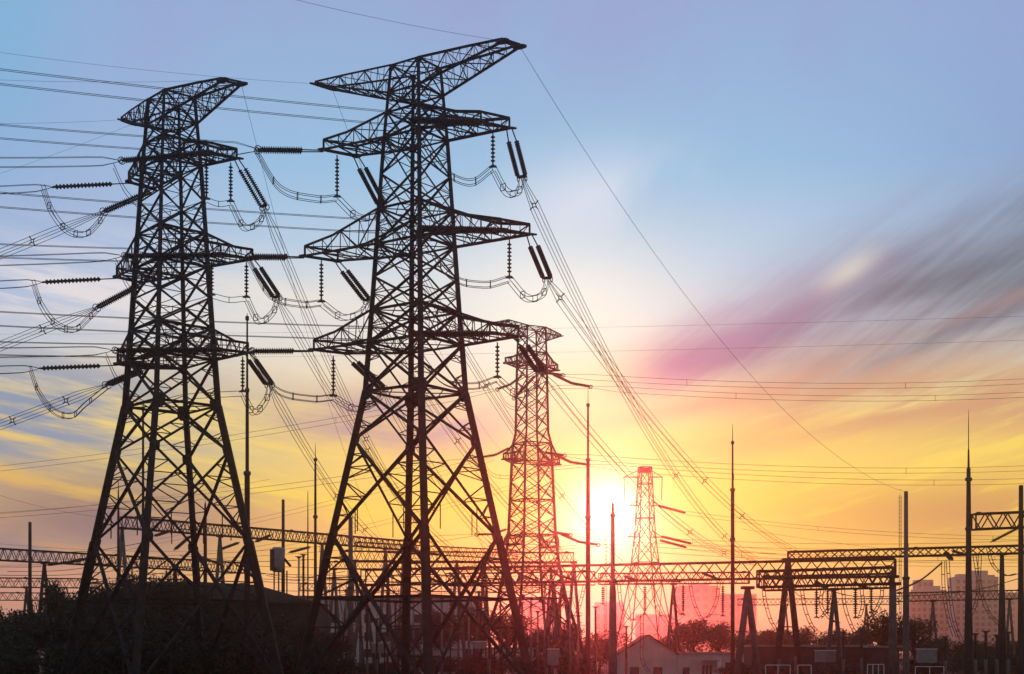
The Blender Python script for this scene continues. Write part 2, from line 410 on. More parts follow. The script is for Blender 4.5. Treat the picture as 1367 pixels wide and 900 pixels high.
# shorter dark pylon ---------------------------------------------------
slR = [((353,277),121),((370,398),121),((360,514),121)]
dnR = [(600,748,222),(640,752,226),(560,742,228)]
levR = [(157,215),(160,342),(147,468)]; levRend = [(-420,205,98),(-420,348,100),(-420,462,104)]
hgR = [(308,217,268),(329,350,396),(324,476,522)]
hgI = [(275.6,208,265),(282.6,348,393),None]
slL = [((138,283),126.5),((129,411),126),((143,514),125)]
dnL = [(-1070,740,205),(-785,740,205),(-549,740,205)]
levL = [(67,250),(54,377),(50,492)]; levLend = [(-420,258,105),(-420,385,106),(-420,490,108)]
for i in range(3):
    (Rin, Rout), (Lout, Lin) = H2[i]
    t = ARM[i]
    (px,py),D = slR[i]; q = U(px,py,D)
    tension(Rout+up, q, f'twin insulator string slanting down from inner tip of {tb}, {t} crossarm', .62, .2, (.2,.06))
    e = U(*dnR[i]); bundle(para(q, e, 4.2, 30), 4, f'wire bundle descending between the two pylons from {tb}, inner {t} crossarm', .6, .6, .025, ((.4,.7),(.3,.6),(.3,.48,.75))[i], converge=.04)
    px,py = levR[i]; q2 = U(px,py,118)
    tension(Rin+up, q2, f'level insulator string crossing {tb} body from its inner {t} crossarm', .3, .2, (.05,.08))
    e2 = U(*levRend[i]); bundle(para(q2, e2, .3), 4, f'level wire bundle leaving {tb} from its inner {t} crossarm string', .28, .7, .021, (), converge=.06)
    px,y0,y1 = hgR[i]; h = U(px,y1,118.3)
    hanger(U(px,y0,118.3), h, f'hanging insulator at the inner tip of {tb}, {t} crossarm')
    if hgI[i]:
        px,y0,y1 = hgI[i]; g = U(px,y1,118.6)
        hanger(U(px,y0,118.6), g, f'hanging insulator midway along inner {t} crossarm of {tb}')
        jump([g-Vector((0,0,.1)), g.lerp(h,.5)-Vector((0,0,.35)), h-Vector((0,0,.15))], f'short jumper joining the two hanging insulators, inner {t} crossarm of {tb}', 2, (.5,))
    jump([h-Vector((0,0,.15)), h.lerp(q,.4)-Vector((0,0,1.9)), h.lerp(q,.85)-Vector((0,0,1.2)), q-Vector((0,0,.1))], f'jumper loop under the inner tip of {tb}, {t} crossarm')
    (px,py),D = slL[i]; q = U(px,py,D)
    tension(Lin+up, q, f'twin insulator string slanting outward from outer {t} crossarm of {tb}', .62, .2, (.06,.06))
    e = U(*dnL[i]); bundle(para(q, e, 1.0, 30), 4, f'wire bundle descending away from {tb} outer side, {t} crossarm', .6, .6, .025, (.05,.12,.3), converge=.03)
    px,py = levL[i]; q2 = U(px,py,121.5)
    tension(Lout+up, q2, f'long level insulator string with visible discs from outer {t} crossarm of {tb}', 0, .215, (.22,.06), pitch=.29, core=.5)
    e2 = U(*levLend[i]); bundle(para(q2, e2, .3), 4, f'level wire bundle leaving outer {t} crossarm of {tb} past the treetops', .28, .6, .021, (), converge=.06)
    jump([q2+Vector((-.6,0,0)), U(px+2,py+32,122.5), U(px+22,py+57,123.5), U(px+46,py+63,124.5), U(px+64,py+48,125.5), q+Vector((.1,0,-.1))], f'deep U-shaped jumper loop hanging outside {tb} by its {t} crossarm', 4, (.15,.35,.5,.65,.85))
    # jumper from the crossing string to the inner hanger, behind the body
    jump([q2*0+U(levR[i][0]-6,levR[i][1]+6,118.4), U(levR[i][0]+14,levR[i][1]+45,119.5), U(levR[i][0]+50,levR[i][1]+72,121), U(levR[i][0]+100,levR[i][1]+62,120), (g if hgI[i] else h)-Vector((0,0,.2))], f'jumper cable sagging through {tb} body below {t} crossarm', 2, (.3,.6))

# red-lit pylon strings and lines running off over the substation
t3n = 'red-lit pylon'
rows = [((735,499),(790,517),(1500,500),(1500,517)), ((737,606),(786,621),(1500,618),(1500,630)), ((745,712),(800,728),(1500,716),(1500,724))]
for i, (a, b, e1, e2) in enumerate(rows):
    p = U(a[0],a[1],209); q = U(b[0],b[1],206)
    tension(p, q, f'slightly drooping insulator string on the sunny side of {t3n}, {ARM[i]} crossarm', .3, .2, (.08,.06), sag=.35)
    p2 = U(a[0]-10,a[1]-2,203); q2 = U(a[0]+16,a[1]+2,202)
    tension(p2, q2, f'short insulator string on the near face of {t3n}, {ARM[i]} crossarm', .3, .2, (.08,.06))
    bundle(para(q, U(e1[0],e1[1]+18,230), 1.6), 2, f'lower pair of wires crossing the sky from {t3n}, {ARM[i]} crossarm', .3, .75, .026, (.25,.62,.9), converge=.05)
    bundle(para(q2, U(e1[0],e1[1],230), 1.6), 2, f'upper pair of wires crossing the sky from {t3n}, {ARM[i]} crossarm', .3, .75, .026, (.2,.58,.9), converge=.05)
for i, (a, b) in enumerate([((700,500),(664,520)), ((683,597),(642,611)), ((680,706),(636,714))]):
    p = U(a[0],a[1],203.5); q = U(b[0],b[1],204)
    tension(p, q, f'insulator string pointing at the tallest pylon from {t3n}, {ARM[i]} crossarm', .3, .2, (.1,.06), sag=.3)
    bundle(para(q, U(-300,(650,700,745)[i],235), 2.0), 2, f'faint pair of wires running behind both dark pylons from {t3n}, {ARM[i]} crossarm', .3, .75, .026, (.2,.5), converge=.05)
    jump([q, U(b[0]+18,b[1]+24,203), U(b[0]+60,b[1]+24,203), U(rows[i][0][0],rows[i][0][1]+20,205), U(rows[i][1][0],rows[i][1][1],206)], f'jumper cable looped around the face of {t3n} below its {ARM[i]} crossarm', 2, (.3,.6))
p = U(690,508,203); tension(U(716,500,203), U(686,532,202), f'insulator string slanting across the face of {t3n} below its peak', .4, .2, (.08,.06))
# small pylon strings
t4 = 'smallest pylon near the sun'
for i, (a, b, lab) in enumerate([((878,675),(916,685),'upper'), ((882,716),(924,726),'middle'), ((880,721),(917,731),'lower')]):
    tension(U(a[0],a[1],330), U(b[0],b[1],328), f'{lab} insulator string on the far side of {t4}', .4, .3, (.03,.03), ring=False)
    bundle(para(U(b[0],b[1],328), U(1500,(716,738,748)[i],330), 2.2), 2, f'{lab} pair of thin wires running from {t4} over the gantries', .3, .8, .035, (.3,.7))

# earth wires -----------------------------------------------------------
def ewire(p, q, sag, label, r=.017): bundle(para(p, q, sag, 30), 1, label, r=r, cat='earth wire', name='earth_wire', group='earth wires')
tips1R, tips1L = E1[2], E1[3]; tips2R, tips2L = E2[2], E2[3]
ewire(tips1R[1]+Vector((0,0,0)), U(1206,656,190), 6.0, 'single earth wire falling from tallest pylon peak to the plain pole over the gantry')
ewire(tips1R[0], U(300,-25,96), .3, 'earth wire leaving tallest pylon peak upward over the shorter dark pylon', .012)
ewire(tips1L[0], U(-300,22,100), .6, 'earth wire from low end of tallest pylon peak passing over shorter pylon', .010)
ewire(tips1L[1], U(668,600,215), 3.5, 'earth wire falling behind tallest pylon from the low end of its peak', .014)
ewire(tips2R[1], U(520,735,222), 5.0, 'earth wire falling from shorter dark pylon peak between both pylons', .015)
ewire(tips2L[0], U(-300,152,112), .5, 'earth wire leaving low end of shorter dark pylon peak over the trees', .010)
ewire(tips2L[1], U(-260,300,190), 1.0, 'thin earth wire sinking behind level wires from shorter dark pylon peak', .010)
ewire(tips2R[0], U(-200,95,100), .4, 'thin earth wire running level from high end of shorter dark pylon peak', .010)
for i, (y0, y1, s) in enumerate([(432,418,1.0),(464,450,1.0)]):
    bundle(para(U(-150,y0+14,300), U(1500,y1,225), s), 1, ('highest','second highest')[i]+' thin wire drawn across the purple cloud', r=.017, cat='wire', name='overhead_wire', group='thin overhead wires')
for i, (x0,y0,x1,y1,lab) in enumerate([(-60,690,360,640,'thin wire sloping across orange clouds beside shorter dark pylon'),(-60,640,130,690,'thin wire dipping behind the plain post among the trees'),
        (150,735,660,612,'rising wire behind tallest pylon from the gantry among the trees'),(330,735,690,648,'second rising wire behind tallest pylon, lower than the first'),
        (990,706,1420,752,'thin wire slanting down over the flat gantry beam'),(-60,720,300,735,'thin wire just above the long gantry beam by the trees')]):
    bundle(para(U(x0,y0,240), U(x1,y1,250), .8), 2 if i in (2,3) else 1, lab, r=.021, b=.7, cat='wire', name='overhead_wire', group='thin overhead wires')

# ------------------------------------------------------------------ masts and poles
def mast(px, ytop, D, label, spec, m='darkpole', name='lightning_mast', cat='mast', collars=(), ladder=False):
    """spec: list of (photo row, radius in m) from the foot up; the thin needle is its own part"""
    x = XA(px, D); org = Vector((x, D, 0)); root = thing(name, label, cat, org, 'masts and poles')
    mb = MB(); pts = [Vector((x,D,0))] + [Vector((x,D,ZA(y,D))) for y,_ in spec]; mb.tube(pts, [spec[0][1]*1.1]+[r for _,r in spec], 10)
    mb.build('pole', M[m], root, org, True)
    if ytop is not None:
        mb = MB(); zt = ZA(spec[-1][0], D); mb.tube([Vector((x,D,zt-.3)), Vector((x,D,lerp(zt,ZA(ytop,D),.6))), Vector((x,D,ZA(ytop,D)))], [.06,.045,.02], 6); mb.build('needle', M['fitting'], root, org)
    for y in collars:
        mb = MB(); z = ZA(y,D); r = .1+[rr for yy,rr in spec if yy >= y-1][-1] if [1 for yy,_ in spec if yy >= y-1] else .2
        mb.tube([Vector((x,D,z-.2)), Vector((x,D,z-.12)), Vector((x,D,z+.12)), Vector((x,D,z+.2))], [r*.8,r,r,r*.8], 10); mb.build('flange_collar', M['fitting'], root, org)
    if ladder:
        mb = MB(); zt = ZA(spec[-1][0], D); s = -spec[0][1]-.35
        for q in (-.2,.2): mb.bar(Vector((x+s+q*.6,D-.1,1)), Vector((x+s+q*.6,D-.1,zt-.5)), .06)
        for k in range(int(zt/.5)): mb.bar(Vector((x+s-.12,D-.1,1+k*.5)), Vector((x+s+.12,D-.1,1+k*.5)), .04)
        mb.build('ladder', M['steel'], root, org)
    return root
mast(330, 418, 140, 'tall dark lightning mast standing close beside shorter dark pylon', [(760,.27),(632,.25),(628,.17),(523,.15),(520,.11),(425,.08)], collars=(632,521,425))
mast(421, 592, 190, 'thin needle-tipped mast between the two dark pylons', [(760,.2),(620,.13),(612,.09)], collars=(614,690))
mast(785, 515, 185, 'thin reddish mast between red-lit pylon and the sun', [(880,.33),(690,.28),(615,.2),(612,.14),(542,.12)], collars=(614,690,541))
mast(818, 668, 195, 'thick concrete pole standing in front of the sun', [(880,.55),(790,.46),(775,.3),(690,.26),(684,.2),(672,.16)], 'pole', 'concrete_pole', 'pole', collars=(778,688), ladder=True)
mast(978, 566, 185, 'slim lightning mast crossing the front gantry beam', [(880,.26),(752,.24),(655,.22),(652,.14),(592,.1)], collars=(654,591,720))
mast(1293, 547, 172, 'tallest dark mast beside the apartment towers with needle tip', [(860,.5),(790,.36),(720,.3),(630,.23),(626,.13),(600,.09)], collars=(627,640,706))
mast(1209.5, None, 190, 'plain pole carrying the end of the long earth wire', [(890,.42),(780,.38),(772,.38),(770,.28),(656,.25)], 'pole', 'concrete_pole', 'pole', collars=(772,), ladder=True)
mast(1363, None, 172, 'thick pole at the picture edge carrying the raised short beam', [(870,.38),(720,.3),(648,.24)], 'darkpole', 'concrete_pole', 'pole')
mast(40, None, 190, 'bare post rising above the beam over the leafy trees', [(760,.22),(697,.2)], 'darkpole', 'steel_post', 'pole')
mast(378, None, 205, 'bare post above the long beam near the white drum', [(760,.24),(667,.2)], 'darkpole', 'steel_post', 'pole')
mast(468, 684, 185, 'thick concrete post seen through the legs of tallest pylon', [(880,.42),(790,.36),(785,.32),(690,.26)], 'pole', 'concrete_pole', 'pole', collars=(785,))
mast(191, 478+60, 160, 'slim mast seen through the lower bracing of shorter pylon', [(760,.16),(620,.13),(545,.1)], collars=(546,))
mast(274, 668, 180, 'short mast behind shorter pylon with the leaning insulators', [(760,.22),(690,.18),(672,.1)])
mast(158, 640, 180, 'thin spike above the column end of the raised beam', [(760,.16),(690,.14),(655,.08)])
mast(411, 655, 200, 'thinnest spike between the two dark pylons above the beam', [(760,.1),(700,.08),(665,.05)])
mast(1293+0, None, 300, 'low dark stump post behind the tallest dark mast', [(855,.3),(845,.25)], 'darkpole', 'steel_post', 'pole')

# ------------------------------------------------------------------ substation gantries
def truss(root, org, p, q, h, w, n, name='beam', tri=False, cw=.16, taper=True):
    p, q = Vector(p), Vector(q); d = q-p; x = d.normalized().cross(Vector((0,0,1))).normalized(); z = Vector((0,0,1))
    mb = MB(); la = MB()
    if tri: co = [x*(w/2), x*(-w/2), z*(-h)]
    else: co = [x*(w/2), x*(-w/2), x*(-w/2)-z*h, x*(w/2)-z*h]
    for c in co: mb.angle(p+c, q+c, cw)
    m = len(co)
    for i in range(n):
        a, b = p.lerp(q, i/n), p.lerp(q, (i+1)/n); md = (a+b)/2
        for k in range(m):
            c, e = co[k], co[(k+1) % m]
            la.bar(a+c, md+e, cw*.55); la.bar(md+e, b+c, cw*.55)
    for a in (p, q):
        for k in range(m): la.bar(a+co[k], a+co[(k+1) % m], cw*.7)
    o = mb.build(name, M['steel'], root, org); la.build('bracing_lattice', M['steel'], o, org)
    if not tri:
        for s in (.03, .5, .97):
            g = MB(); c = p.lerp(q, s); g.plate(c + x*(w/2), d, z, .7, .4, .08); g.build('splice_plate', M['plate'], o, org)
    return o
def column(root, org, foot_px, top, r=.3, m='pole', spread=0.0, D=None, cap=True):
    """a tapered column; with spread, an A-frame of two raking legs along the view-crossing axis"""
    top = Vector(top)
    for s in ((-1,1) if spread else (0,)):
        mb = MB(); f = Vector((top.x+s*spread, top.y+abs(s)*.2*s, 0)); mb.tube([f, f.lerp(top,.6), top], [r*1.15, r, r*.85], 10)
        c = mb.build('column', M[m], root, org, True)
        if spread and s > 0:
            mb = MB(); t = .45; l = Vector((top.x-spread, top.y-.2, 0)).lerp(top, t); rr = f.lerp(top, t); mb.bar(l, rr, .16); mb.build('cross_tie', M['steel'], c, org)
    if cap:
        mb = MB(); mb.box(top+Vector((0,0,.08)), r*3.6, r*3.6, .35); mb.build('column_cap', M['steel'], root, org)

def gantry(label, pa, pb, h, w, n, cols, tri=False, cw=.16, name='steel_gantry'):
    a, b = U(*pa), U(*pb); org = Vector((a.x, a.y, 0)); root = thing(name, label, 'gantry', org, 'substation gantries')
    truss(root, org, a, b, h, w, n, tri=tri, cw=cw)
    for t, r, m, sp in cols:
        p = a.lerp(b, t) - Vector((0,0,h+.1)); column(root, org, None, p, r, m, sp)
    return root
gantry('front gantry with the long zigzag beam passing below the sun', (485,761,220), (1195,746.5,194), 2.25, 1.6, 21, [(.0,.3,'pole',2.0),(.405,.3,'pole',2.0),(.995,.42,'pole',0)], cw=.25)
gantry('short deep gantry beam in front of the apartment towers', (1012,763,184), (1192,757.5,179), 1.95, 1.8, 7, [(-.08,.42,'pole',1.5),(1.0,.45,'pole',.0)], cw=.27)
gantry('flat slender gantry beam reaching past the tallest mast', (1052,737,202), (1400,727.5,194), 1.0, 1.0, 15, [(0,.42,'darkpole',1.8),(.87*.95,.3,'darkpole',.35)], cw=.25)
gantry('raised short beam held between the tallest mast and the edge pole', (1300,686.5,171), (1420,681.5,172), 1.75, 1.2, 5, [(1.0,.2,'darkpole',0)], cw=.22)
gantry('long raised gantry beam running behind shorter dark pylon', (163,690,200), (560,724,252), 1.5, 1.5, 44, [(0,.26,'pole',1.5),(.28,.26,'pole',1.4),(.62,.26,'pole',1.4),(.86,.26,'pole',1.4)], cw=.15)
gantry('gantry beam above the leafy trees beside shorter dark pylon', (-60,729,195), (330,752,232), 1.55, 1.5, 40, [(.27,.24,'darkpole',1.5),(.72,.24,'darkpole',1.4)], cw=.15)
gantry('low distant gantry beam half hidden by the leafy trees', (-60,771,260), (130,773,262), 1.6, 1.4, 14, [(.5,.24,'darkpole',1.3)], cw=.16)
gantry('lowest distant gantry beam between treetops and the low beam', (-60,791,300), (110,792,300), 1.5, 1.3, 14, [(.6,.24,'darkpole',1.3)], cw=.16)
gantry('gantry beam behind tallest pylon ending near red-lit pylon', (455,736,240), (766,738,238), 1.5, 1.5, 26, [(.06,.28,'pole',1.5),(.5,.28,'pole',1.5),(1,.28,'pole',1.5)], cw=.15)
gantry('middle gantry beam behind tallest pylon just under the rear beam', (440,750,250), (745,752,250), 1.2, 1.3, 26, [(.02,.26,'pole',1.4),(.97,.26,'pole',1.4)], cw=.14)
gantry('dim gantry beam glimpsed low behind tallest pylon legs', (400,779,265), (720,782,262), 1.2, 1.2, 24, [(.2,.24,'darkpole',1.2),(.75,.24,'darkpole',1.2)], cw=.13)

gantry('upper distant gantry beam just above the bus wires behind tallest pylon', (475,724,262), (690,735,258), 1.5, 1.4, 22, [(.3,.24,'pole',1.3),(.8,.24,'pole',1.3)], cw=.14)
gantry('gantry beam receding behind the legs of red-lit pylon', (600,766,232), (790,763,214), 1.9, 1.5, 12, [(.25,.26,'pole',1.6),(.75,.26,'pole',1.6)], cw=.17)
gantry('low gantry beam far behind the A-frame and hanging insulators', (985,800,330), (1200,799,325), 1.3, 1.3, 18, [(.3,.22,'pole',1.3),(.8,.22,'pole',1.3)], cw=.15)
gantry('second beam set close behind the short deep beam, reaching the end column', (1020,770,206), (1192,766,201), 1.9, 1.6, 8, [(.55,.3,'pole',1.2)], cw=.22)
gantry('rear beam running level behind the front gantry before the smallest pylon', (800,766,238), (1000,764,232), 1.7, 1.5, 12, [(.5,.24,'pole',1.3)], cw=.17)
gantry('low beam among posts behind the pole carrying the long earth wire', (1195,792,250), (1365,788,246), 1.4, 1.3, 12, [(.3,.22,'pole',1.1),(.9,.22,'pole',1.1)], cw=.16)
# insulators and drop leads on the front gantries
for px, y0, y1, D, lab in [(805,782,806,203,'by the concrete pole in the glare'),(861,780,820,201,'in front of the smallest pylon'),(912,779,820,200,'above the round red bushes'),(965,779,822,199,'beside the slim mast'),
        (1090,783,824,184,'on the short deep beam, first beyond the A-frame'),(1105,783,818,190,'on the short deep beam, second beyond the A-frame'),(1142,783,824,183,'on the short deep beam, above the big dark bush'),(1163,783,818,190,'on the short deep beam, by its end column'),
        (1046,783,812,186,'behind the A-frame column of the flat beam'),(650,783,815,212,'behind the sun-side leg of tallest pylon'),(602,784,812,214,'seen through tallest pylon lower bracing')]:
    hanger(U(px,y0,D), U(px,y1,D), 'hanging insulator under the gantry beam '+lab, .25)
for a, b, D, lab in [((935,764),(963,775),198,'over the round red bushes'),((880,775),(910,776),199,'before the smallest pylon'),((833,769),(851,775),200,'beside the concrete pole in the glare'),((745,767),(771,777),205,'at the foot of red-lit pylon'),((694,767),(720,777),207,'against red-lit pylon legs'),
        ((1020,768),(1045,774),186,'near the A-frame column'),((1088,776),(1104,786),182,'at the middle of the short deep beam'),((1140,778),(1160,786),182,'near the end column of short deep beam'),((1262,737),(1270,747),190,'under the flat beam beside the tallest mast'),((1270,735),(1293,742),192,'lying along the flat beam to the tallest mast'),((1322,724),(1361,704),171,'rising to the edge pole under the raised beam'),
        ((570,770),(596,782),212,'glimpsed behind tallest pylon near leg')]:
    tension(U(a[0],a[1],D), U(b[0],b[1],D-1.2), 'slanting beam insulator string '+lab, .4, .2, (.08,.06), group='beam insulator strings', ring=False)
for a, b, lab in [((232,735),(255,715),'upright'),((290,735),(320,724),'long'),((205,716),(230,708),'upper'),((60,755),(110,748),'lowest'),((85,752),(122,745),'second lowest'),((255,738),(300,756),'drooping'),((340,724),(362,714),'rising'),((385,738),(415,730),'far')]:
    tension(U(a[0],a[1],215), U(b[0],b[1],214), f'{lab} leaning insulator string under the long beam behind shorter dark pylon', .4, .19, (.1,.08), group='leaning beam insulator strings', ring=False)
def _drop(pts, D, lab):
    path = catmull([U(x,y,D) for x,y in pts]); o = path[0].copy(); root = thing('drop_lead', lab, 'drop lead', o, 'drop leads')
    of = [Vector((-.19,0,0)), Vector((.19,0,0))]
    for f in of:
        mb = MB(); mb.tube([p+f for p in path], .05, 5); mb.build('wire', M['wire'], root, o)
    m = len(path)
    for s in (.15,.32,.5,.68,.85):
        i = int(s*(m-1)); mb = MB(); mb.bar(path[i]+of[0]*1.2, path[i]+of[1]*1.2, .1); mb.build('spacer', M['fitting'], root, o)
for pts, D, lab in [([(920,770),(925,800),(934,822),(942,830)],199,'double drop lead over the round red bushes'),
        ([(871,775),(874,800),(882,818),(886,824)],200,'double drop lead in front of smallest pylon legs'),
        ([(826,778),(828,800),(832,815),(843,828),(855,822)],199,'double drop lead curling beside the concrete pole'),
        ([(857,820),(857,850),(857,880),(866,898)],200,'double lead falling in front of the gabled house'),
        ([(1018,772),(1021,800),(1028,826),(1036,840)],186,'double drop lead beside the twin-leg column'),
        ([(1070,783),(1074,810),(1082,832),(1090,842)],183,'double drop lead at the middle of the short deep beam'),
        ([(1125,782),(1128,810),(1136,834),(1142,845)],183,'double drop lead nearest the big dark bush'),
        ([(1113,786),(1108,808),(1100,820),(1094,826)],184,'curved double lead meeting the hanging insulators'),
        ([(1178,780),(1176,800),(1166,820),(1162,826)],184,'double lead curving to the end column insulator'),
        ([(1265,747),(1268,790),(1274,830),(1284,856)],188,'inner long double drop lead before the apartment towers'),
        ([(1259,749),(1260,790),(1266,825),(1274,850)],189,'outer long double drop lead before the apartment towers'),
        ([(1301,742),(1306,780),(1303,805),(1296,822)],186,'double lead hanging beside the tallest mast'),
        ([(1308,742),(1308,780),(1318,815),(1336,836)],187,'double lead sweeping from the tallest mast to the slim column'),
        ([(1318,730),(1326,755),(1342,768),(1358,766)],180,'double lead looping below the raised short beam'),
        ([(1048,783),(1050,805),(1044,822),(1038,834)],185,'short double drop lead just before the A-frame legs'),
        ([(1098,786),(1096,808),(1108,826),(1120,832)],184,'double drop lead sweeping past the first pair of hanging insulators'),
        ([(1150,786),(1152,806),(1148,822),(1143,826)],184,'double drop lead between the last pair of hanging insulators'),
        ([(960,776),(957,800),(948,820),(940,826)],199,'double drop lead between the slim mast and the red bushes'),
        ([(902,776),(899,800),(906,816),(912,822)],199,'double drop lead joining the insulator above the red bushes'),
        ([(735,782),(738,805),(748,830),(760,842)],204,'double drop lead among red-lit pylon legs'),
        ([(780,782),(776,800),(770,818),(764,826)],204,'double drop lead beside the thin reddish mast')]:
    _drop(pts, D, lab)
def cable(pts, D, lab, r=.04, name='busbar_cable'):
    bundle(catmull([U(x,y,D) for x,y in pts]), 1, lab, r=r, cat='cable', name=name, group='slack cables')
cable([(1052,782),(1070,797),(1090,799),(1105,786)],183,'slack cable below the short deep beam')
cable([(1105,788),(1140,796),(1190,796),(1250,794),(1310,786),(1362,772)],182,'long slack cable crossing in front of the apartment towers',.05)
cable([(1193,790),(1228,775),(1258,751)],188,'beaded cable rising to the flat beam by the tallest mast',.11)
cable([(890,822),(905,828),(915,820)],200,'short jumper lead under the front gantry by the smallest pylon')
cable([(945,822),(955,820),(965,822)],199,'short lead beside the slim mast below the front gantry')
for i,(y0,y1) in enumerate([(756,757),(766,768),(773,775),(788,790)]):
    cable([(345,y0),(480,y0+3),(620,y1+2),(760,y1)],(228,232,236,240)[i],('highest','second','third','lowest')[i]+' horizontal bus wire behind the legs of tallest pylon',.04)
for i,(y0,y1,x0,x1) in enumerate([(757,745,0,110),(763,750,10,160),(768,757,-20,200),(776,764,0,230),(738,722,50,205),(752,752,160,300),(760,765,150,330),(742,747,240,420)]):
    cable([(x0,y0),((x0+x1)/2,(y0+y1)/2+5),(x1,y1)],225,('slack','sagging','low','lowest','upper','taut','drooping','thin')[i]+' bus cable strung '+('below the beam over the leafy trees' if i<5 else 'behind the legs of shorter dark pylon'),.045)

rnd=random.Random(11)
for k in range(26):
    x=rnd.uniform(440,770); y0=rnd.uniform(745,785); D=rnd.uniform(206,245); w=rnd.uniform(-16,16); y1=rnd.uniform(812,850)
    o=bundle(catmull([U(x,y0,D),U(x+w*.2,lerp(y0,y1,.4),D),U(x+w*.7,lerp(y0,y1,.85),D),U(x+w*1.4,y1,D)]),1,'thin dark dropper wire among many hanging from the beams behind tallest pylon',r=.045,cat='wire',name='dropper_wire',group='dropper wires behind tallest pylon')
for k in range(12):
    x=rnd.uniform(330,700); w=rnd.uniform(60,160); y=rnd.uniform(738,792); D=rnd.uniform(210,250)
    bundle(catmull([U(x,y,D),U(x+w*.5,y+rnd.uniform(3,9),D),U(x+w,y+rnd.uniform(-8,6),D)]),1,'thin slack strain wire among many strung between beams behind tallest pylon',r=.045,cat='wire',name='strain_wire',group='strain wires behind tallest pylon')

# ------------------------------------------------------------------ substation equipment
def post_ins(px, ytop, ymid, D, lab, r=.17, m='porcelain', pale=False):
    x = XA(px,D); org = Vector((x,D,0)); root = thing('post_insulator', lab, 'insulator', org, 'post insulators')
    zt, zm = ZA(ytop,D), max(1.2, ZA(ymid,D))
    mb = MB(); mb.tube([org, Vector((x,D,zm))], .2, 10); mb.build('support_post', M['pole'], root, org, True)
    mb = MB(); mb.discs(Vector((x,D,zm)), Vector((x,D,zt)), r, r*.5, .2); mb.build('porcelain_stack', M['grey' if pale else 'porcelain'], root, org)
    mb = MB(); mb.box(Vector((x,D,zt+.08)), .5,.4,.16); mb.tube([Vector((x-.5,D,zt+.2)),Vector((x+.5,D,zt+.2))],.06); mb.build('terminal_cap', M['fitting'], root, org)
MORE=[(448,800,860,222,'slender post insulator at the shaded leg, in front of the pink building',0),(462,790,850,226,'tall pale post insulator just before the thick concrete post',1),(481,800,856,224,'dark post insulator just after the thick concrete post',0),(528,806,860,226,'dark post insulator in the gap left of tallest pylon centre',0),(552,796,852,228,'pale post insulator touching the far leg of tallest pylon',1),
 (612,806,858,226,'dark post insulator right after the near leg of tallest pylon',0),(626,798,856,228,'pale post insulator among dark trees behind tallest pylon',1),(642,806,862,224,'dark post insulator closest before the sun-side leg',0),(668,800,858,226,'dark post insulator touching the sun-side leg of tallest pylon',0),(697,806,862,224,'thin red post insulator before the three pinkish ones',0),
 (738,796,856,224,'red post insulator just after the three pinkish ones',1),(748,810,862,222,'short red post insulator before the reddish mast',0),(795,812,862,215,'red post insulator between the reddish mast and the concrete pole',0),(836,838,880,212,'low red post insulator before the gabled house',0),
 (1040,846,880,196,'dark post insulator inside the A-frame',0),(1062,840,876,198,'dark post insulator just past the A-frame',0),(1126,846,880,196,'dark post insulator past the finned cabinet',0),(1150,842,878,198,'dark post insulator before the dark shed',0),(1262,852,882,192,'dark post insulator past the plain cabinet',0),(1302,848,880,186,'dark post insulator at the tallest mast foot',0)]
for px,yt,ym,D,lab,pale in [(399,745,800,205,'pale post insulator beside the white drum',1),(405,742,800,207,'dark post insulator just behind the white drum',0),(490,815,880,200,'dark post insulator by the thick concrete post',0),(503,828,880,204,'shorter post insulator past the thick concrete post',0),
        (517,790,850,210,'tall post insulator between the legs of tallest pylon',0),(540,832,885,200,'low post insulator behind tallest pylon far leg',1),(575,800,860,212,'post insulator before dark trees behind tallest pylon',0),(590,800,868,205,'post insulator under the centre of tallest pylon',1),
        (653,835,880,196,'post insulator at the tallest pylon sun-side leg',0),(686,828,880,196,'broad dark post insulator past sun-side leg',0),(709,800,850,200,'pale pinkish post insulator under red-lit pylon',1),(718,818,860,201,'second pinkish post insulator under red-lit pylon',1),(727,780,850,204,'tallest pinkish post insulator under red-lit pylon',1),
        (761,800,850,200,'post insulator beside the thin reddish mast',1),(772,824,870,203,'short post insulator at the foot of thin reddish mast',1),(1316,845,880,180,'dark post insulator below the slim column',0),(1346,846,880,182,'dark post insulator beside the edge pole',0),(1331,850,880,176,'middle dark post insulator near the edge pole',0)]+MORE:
    post_ins(px,yt,ym,D,lab,.24 if not pale else .19,pale=pale)
def cabinet(px0, px1, y0, y1, D, lab, name='equipment_cabinet', cat='cabinet', m='grey', fins=True):
    x0,x1 = XA(px0,D),XA(px1,D); z0,z1 = ZA(y1,D),ZA(y0,D); xc=(x0+x1)/2; w=x1-x0; org=Vector((xc,D,0)); root=thing(name,lab,cat,org,'substation cabinets')
    mb=MB(); mb.bar(Vector((xc,D,z0)),Vector((xc,D,z1-.12)),w,1.4,Vector((0,1,0))); b=mb.build('cabinet_body',M[m],root,org)
    mb=MB(); mb.box(Vector((xc,D,z1-.05)),w*1.06,1.55,.13); mb.build('lid_cover',M['white'],root,org)
    if fins:
        for k in range(5):
            mb=MB(); mb.box(Vector((lerp(x0,x1,.56+k*.09),D-.78,(z0+z1)/2)),.07,.16,(z1-z0)*.8); mb.build('cooling_fin',M['grey'],b,org)
    for s in (-.42,.42):
        mb=MB(); mb.bar(Vector((xc+s*w,D,0)),Vector((xc+s*w,D,z0)),.16); mb.build('support_leg',M['steel'],root,org)
cabinet(1089,1114,868,884,200,'pale finned cabinet on legs below the short deep beam')
cabinet(1225,1249,866,885,195,'pale plain cabinet on legs beside the concrete earth wire pole', fins=False)
cabinet(731,746,866,888,200,'small pale cabinet among the posts under red-lit pylon', fins=False)
cabinet(632,650,856,866,205,'small pale box behind tallest pylon sun-side bracing', fins=False)
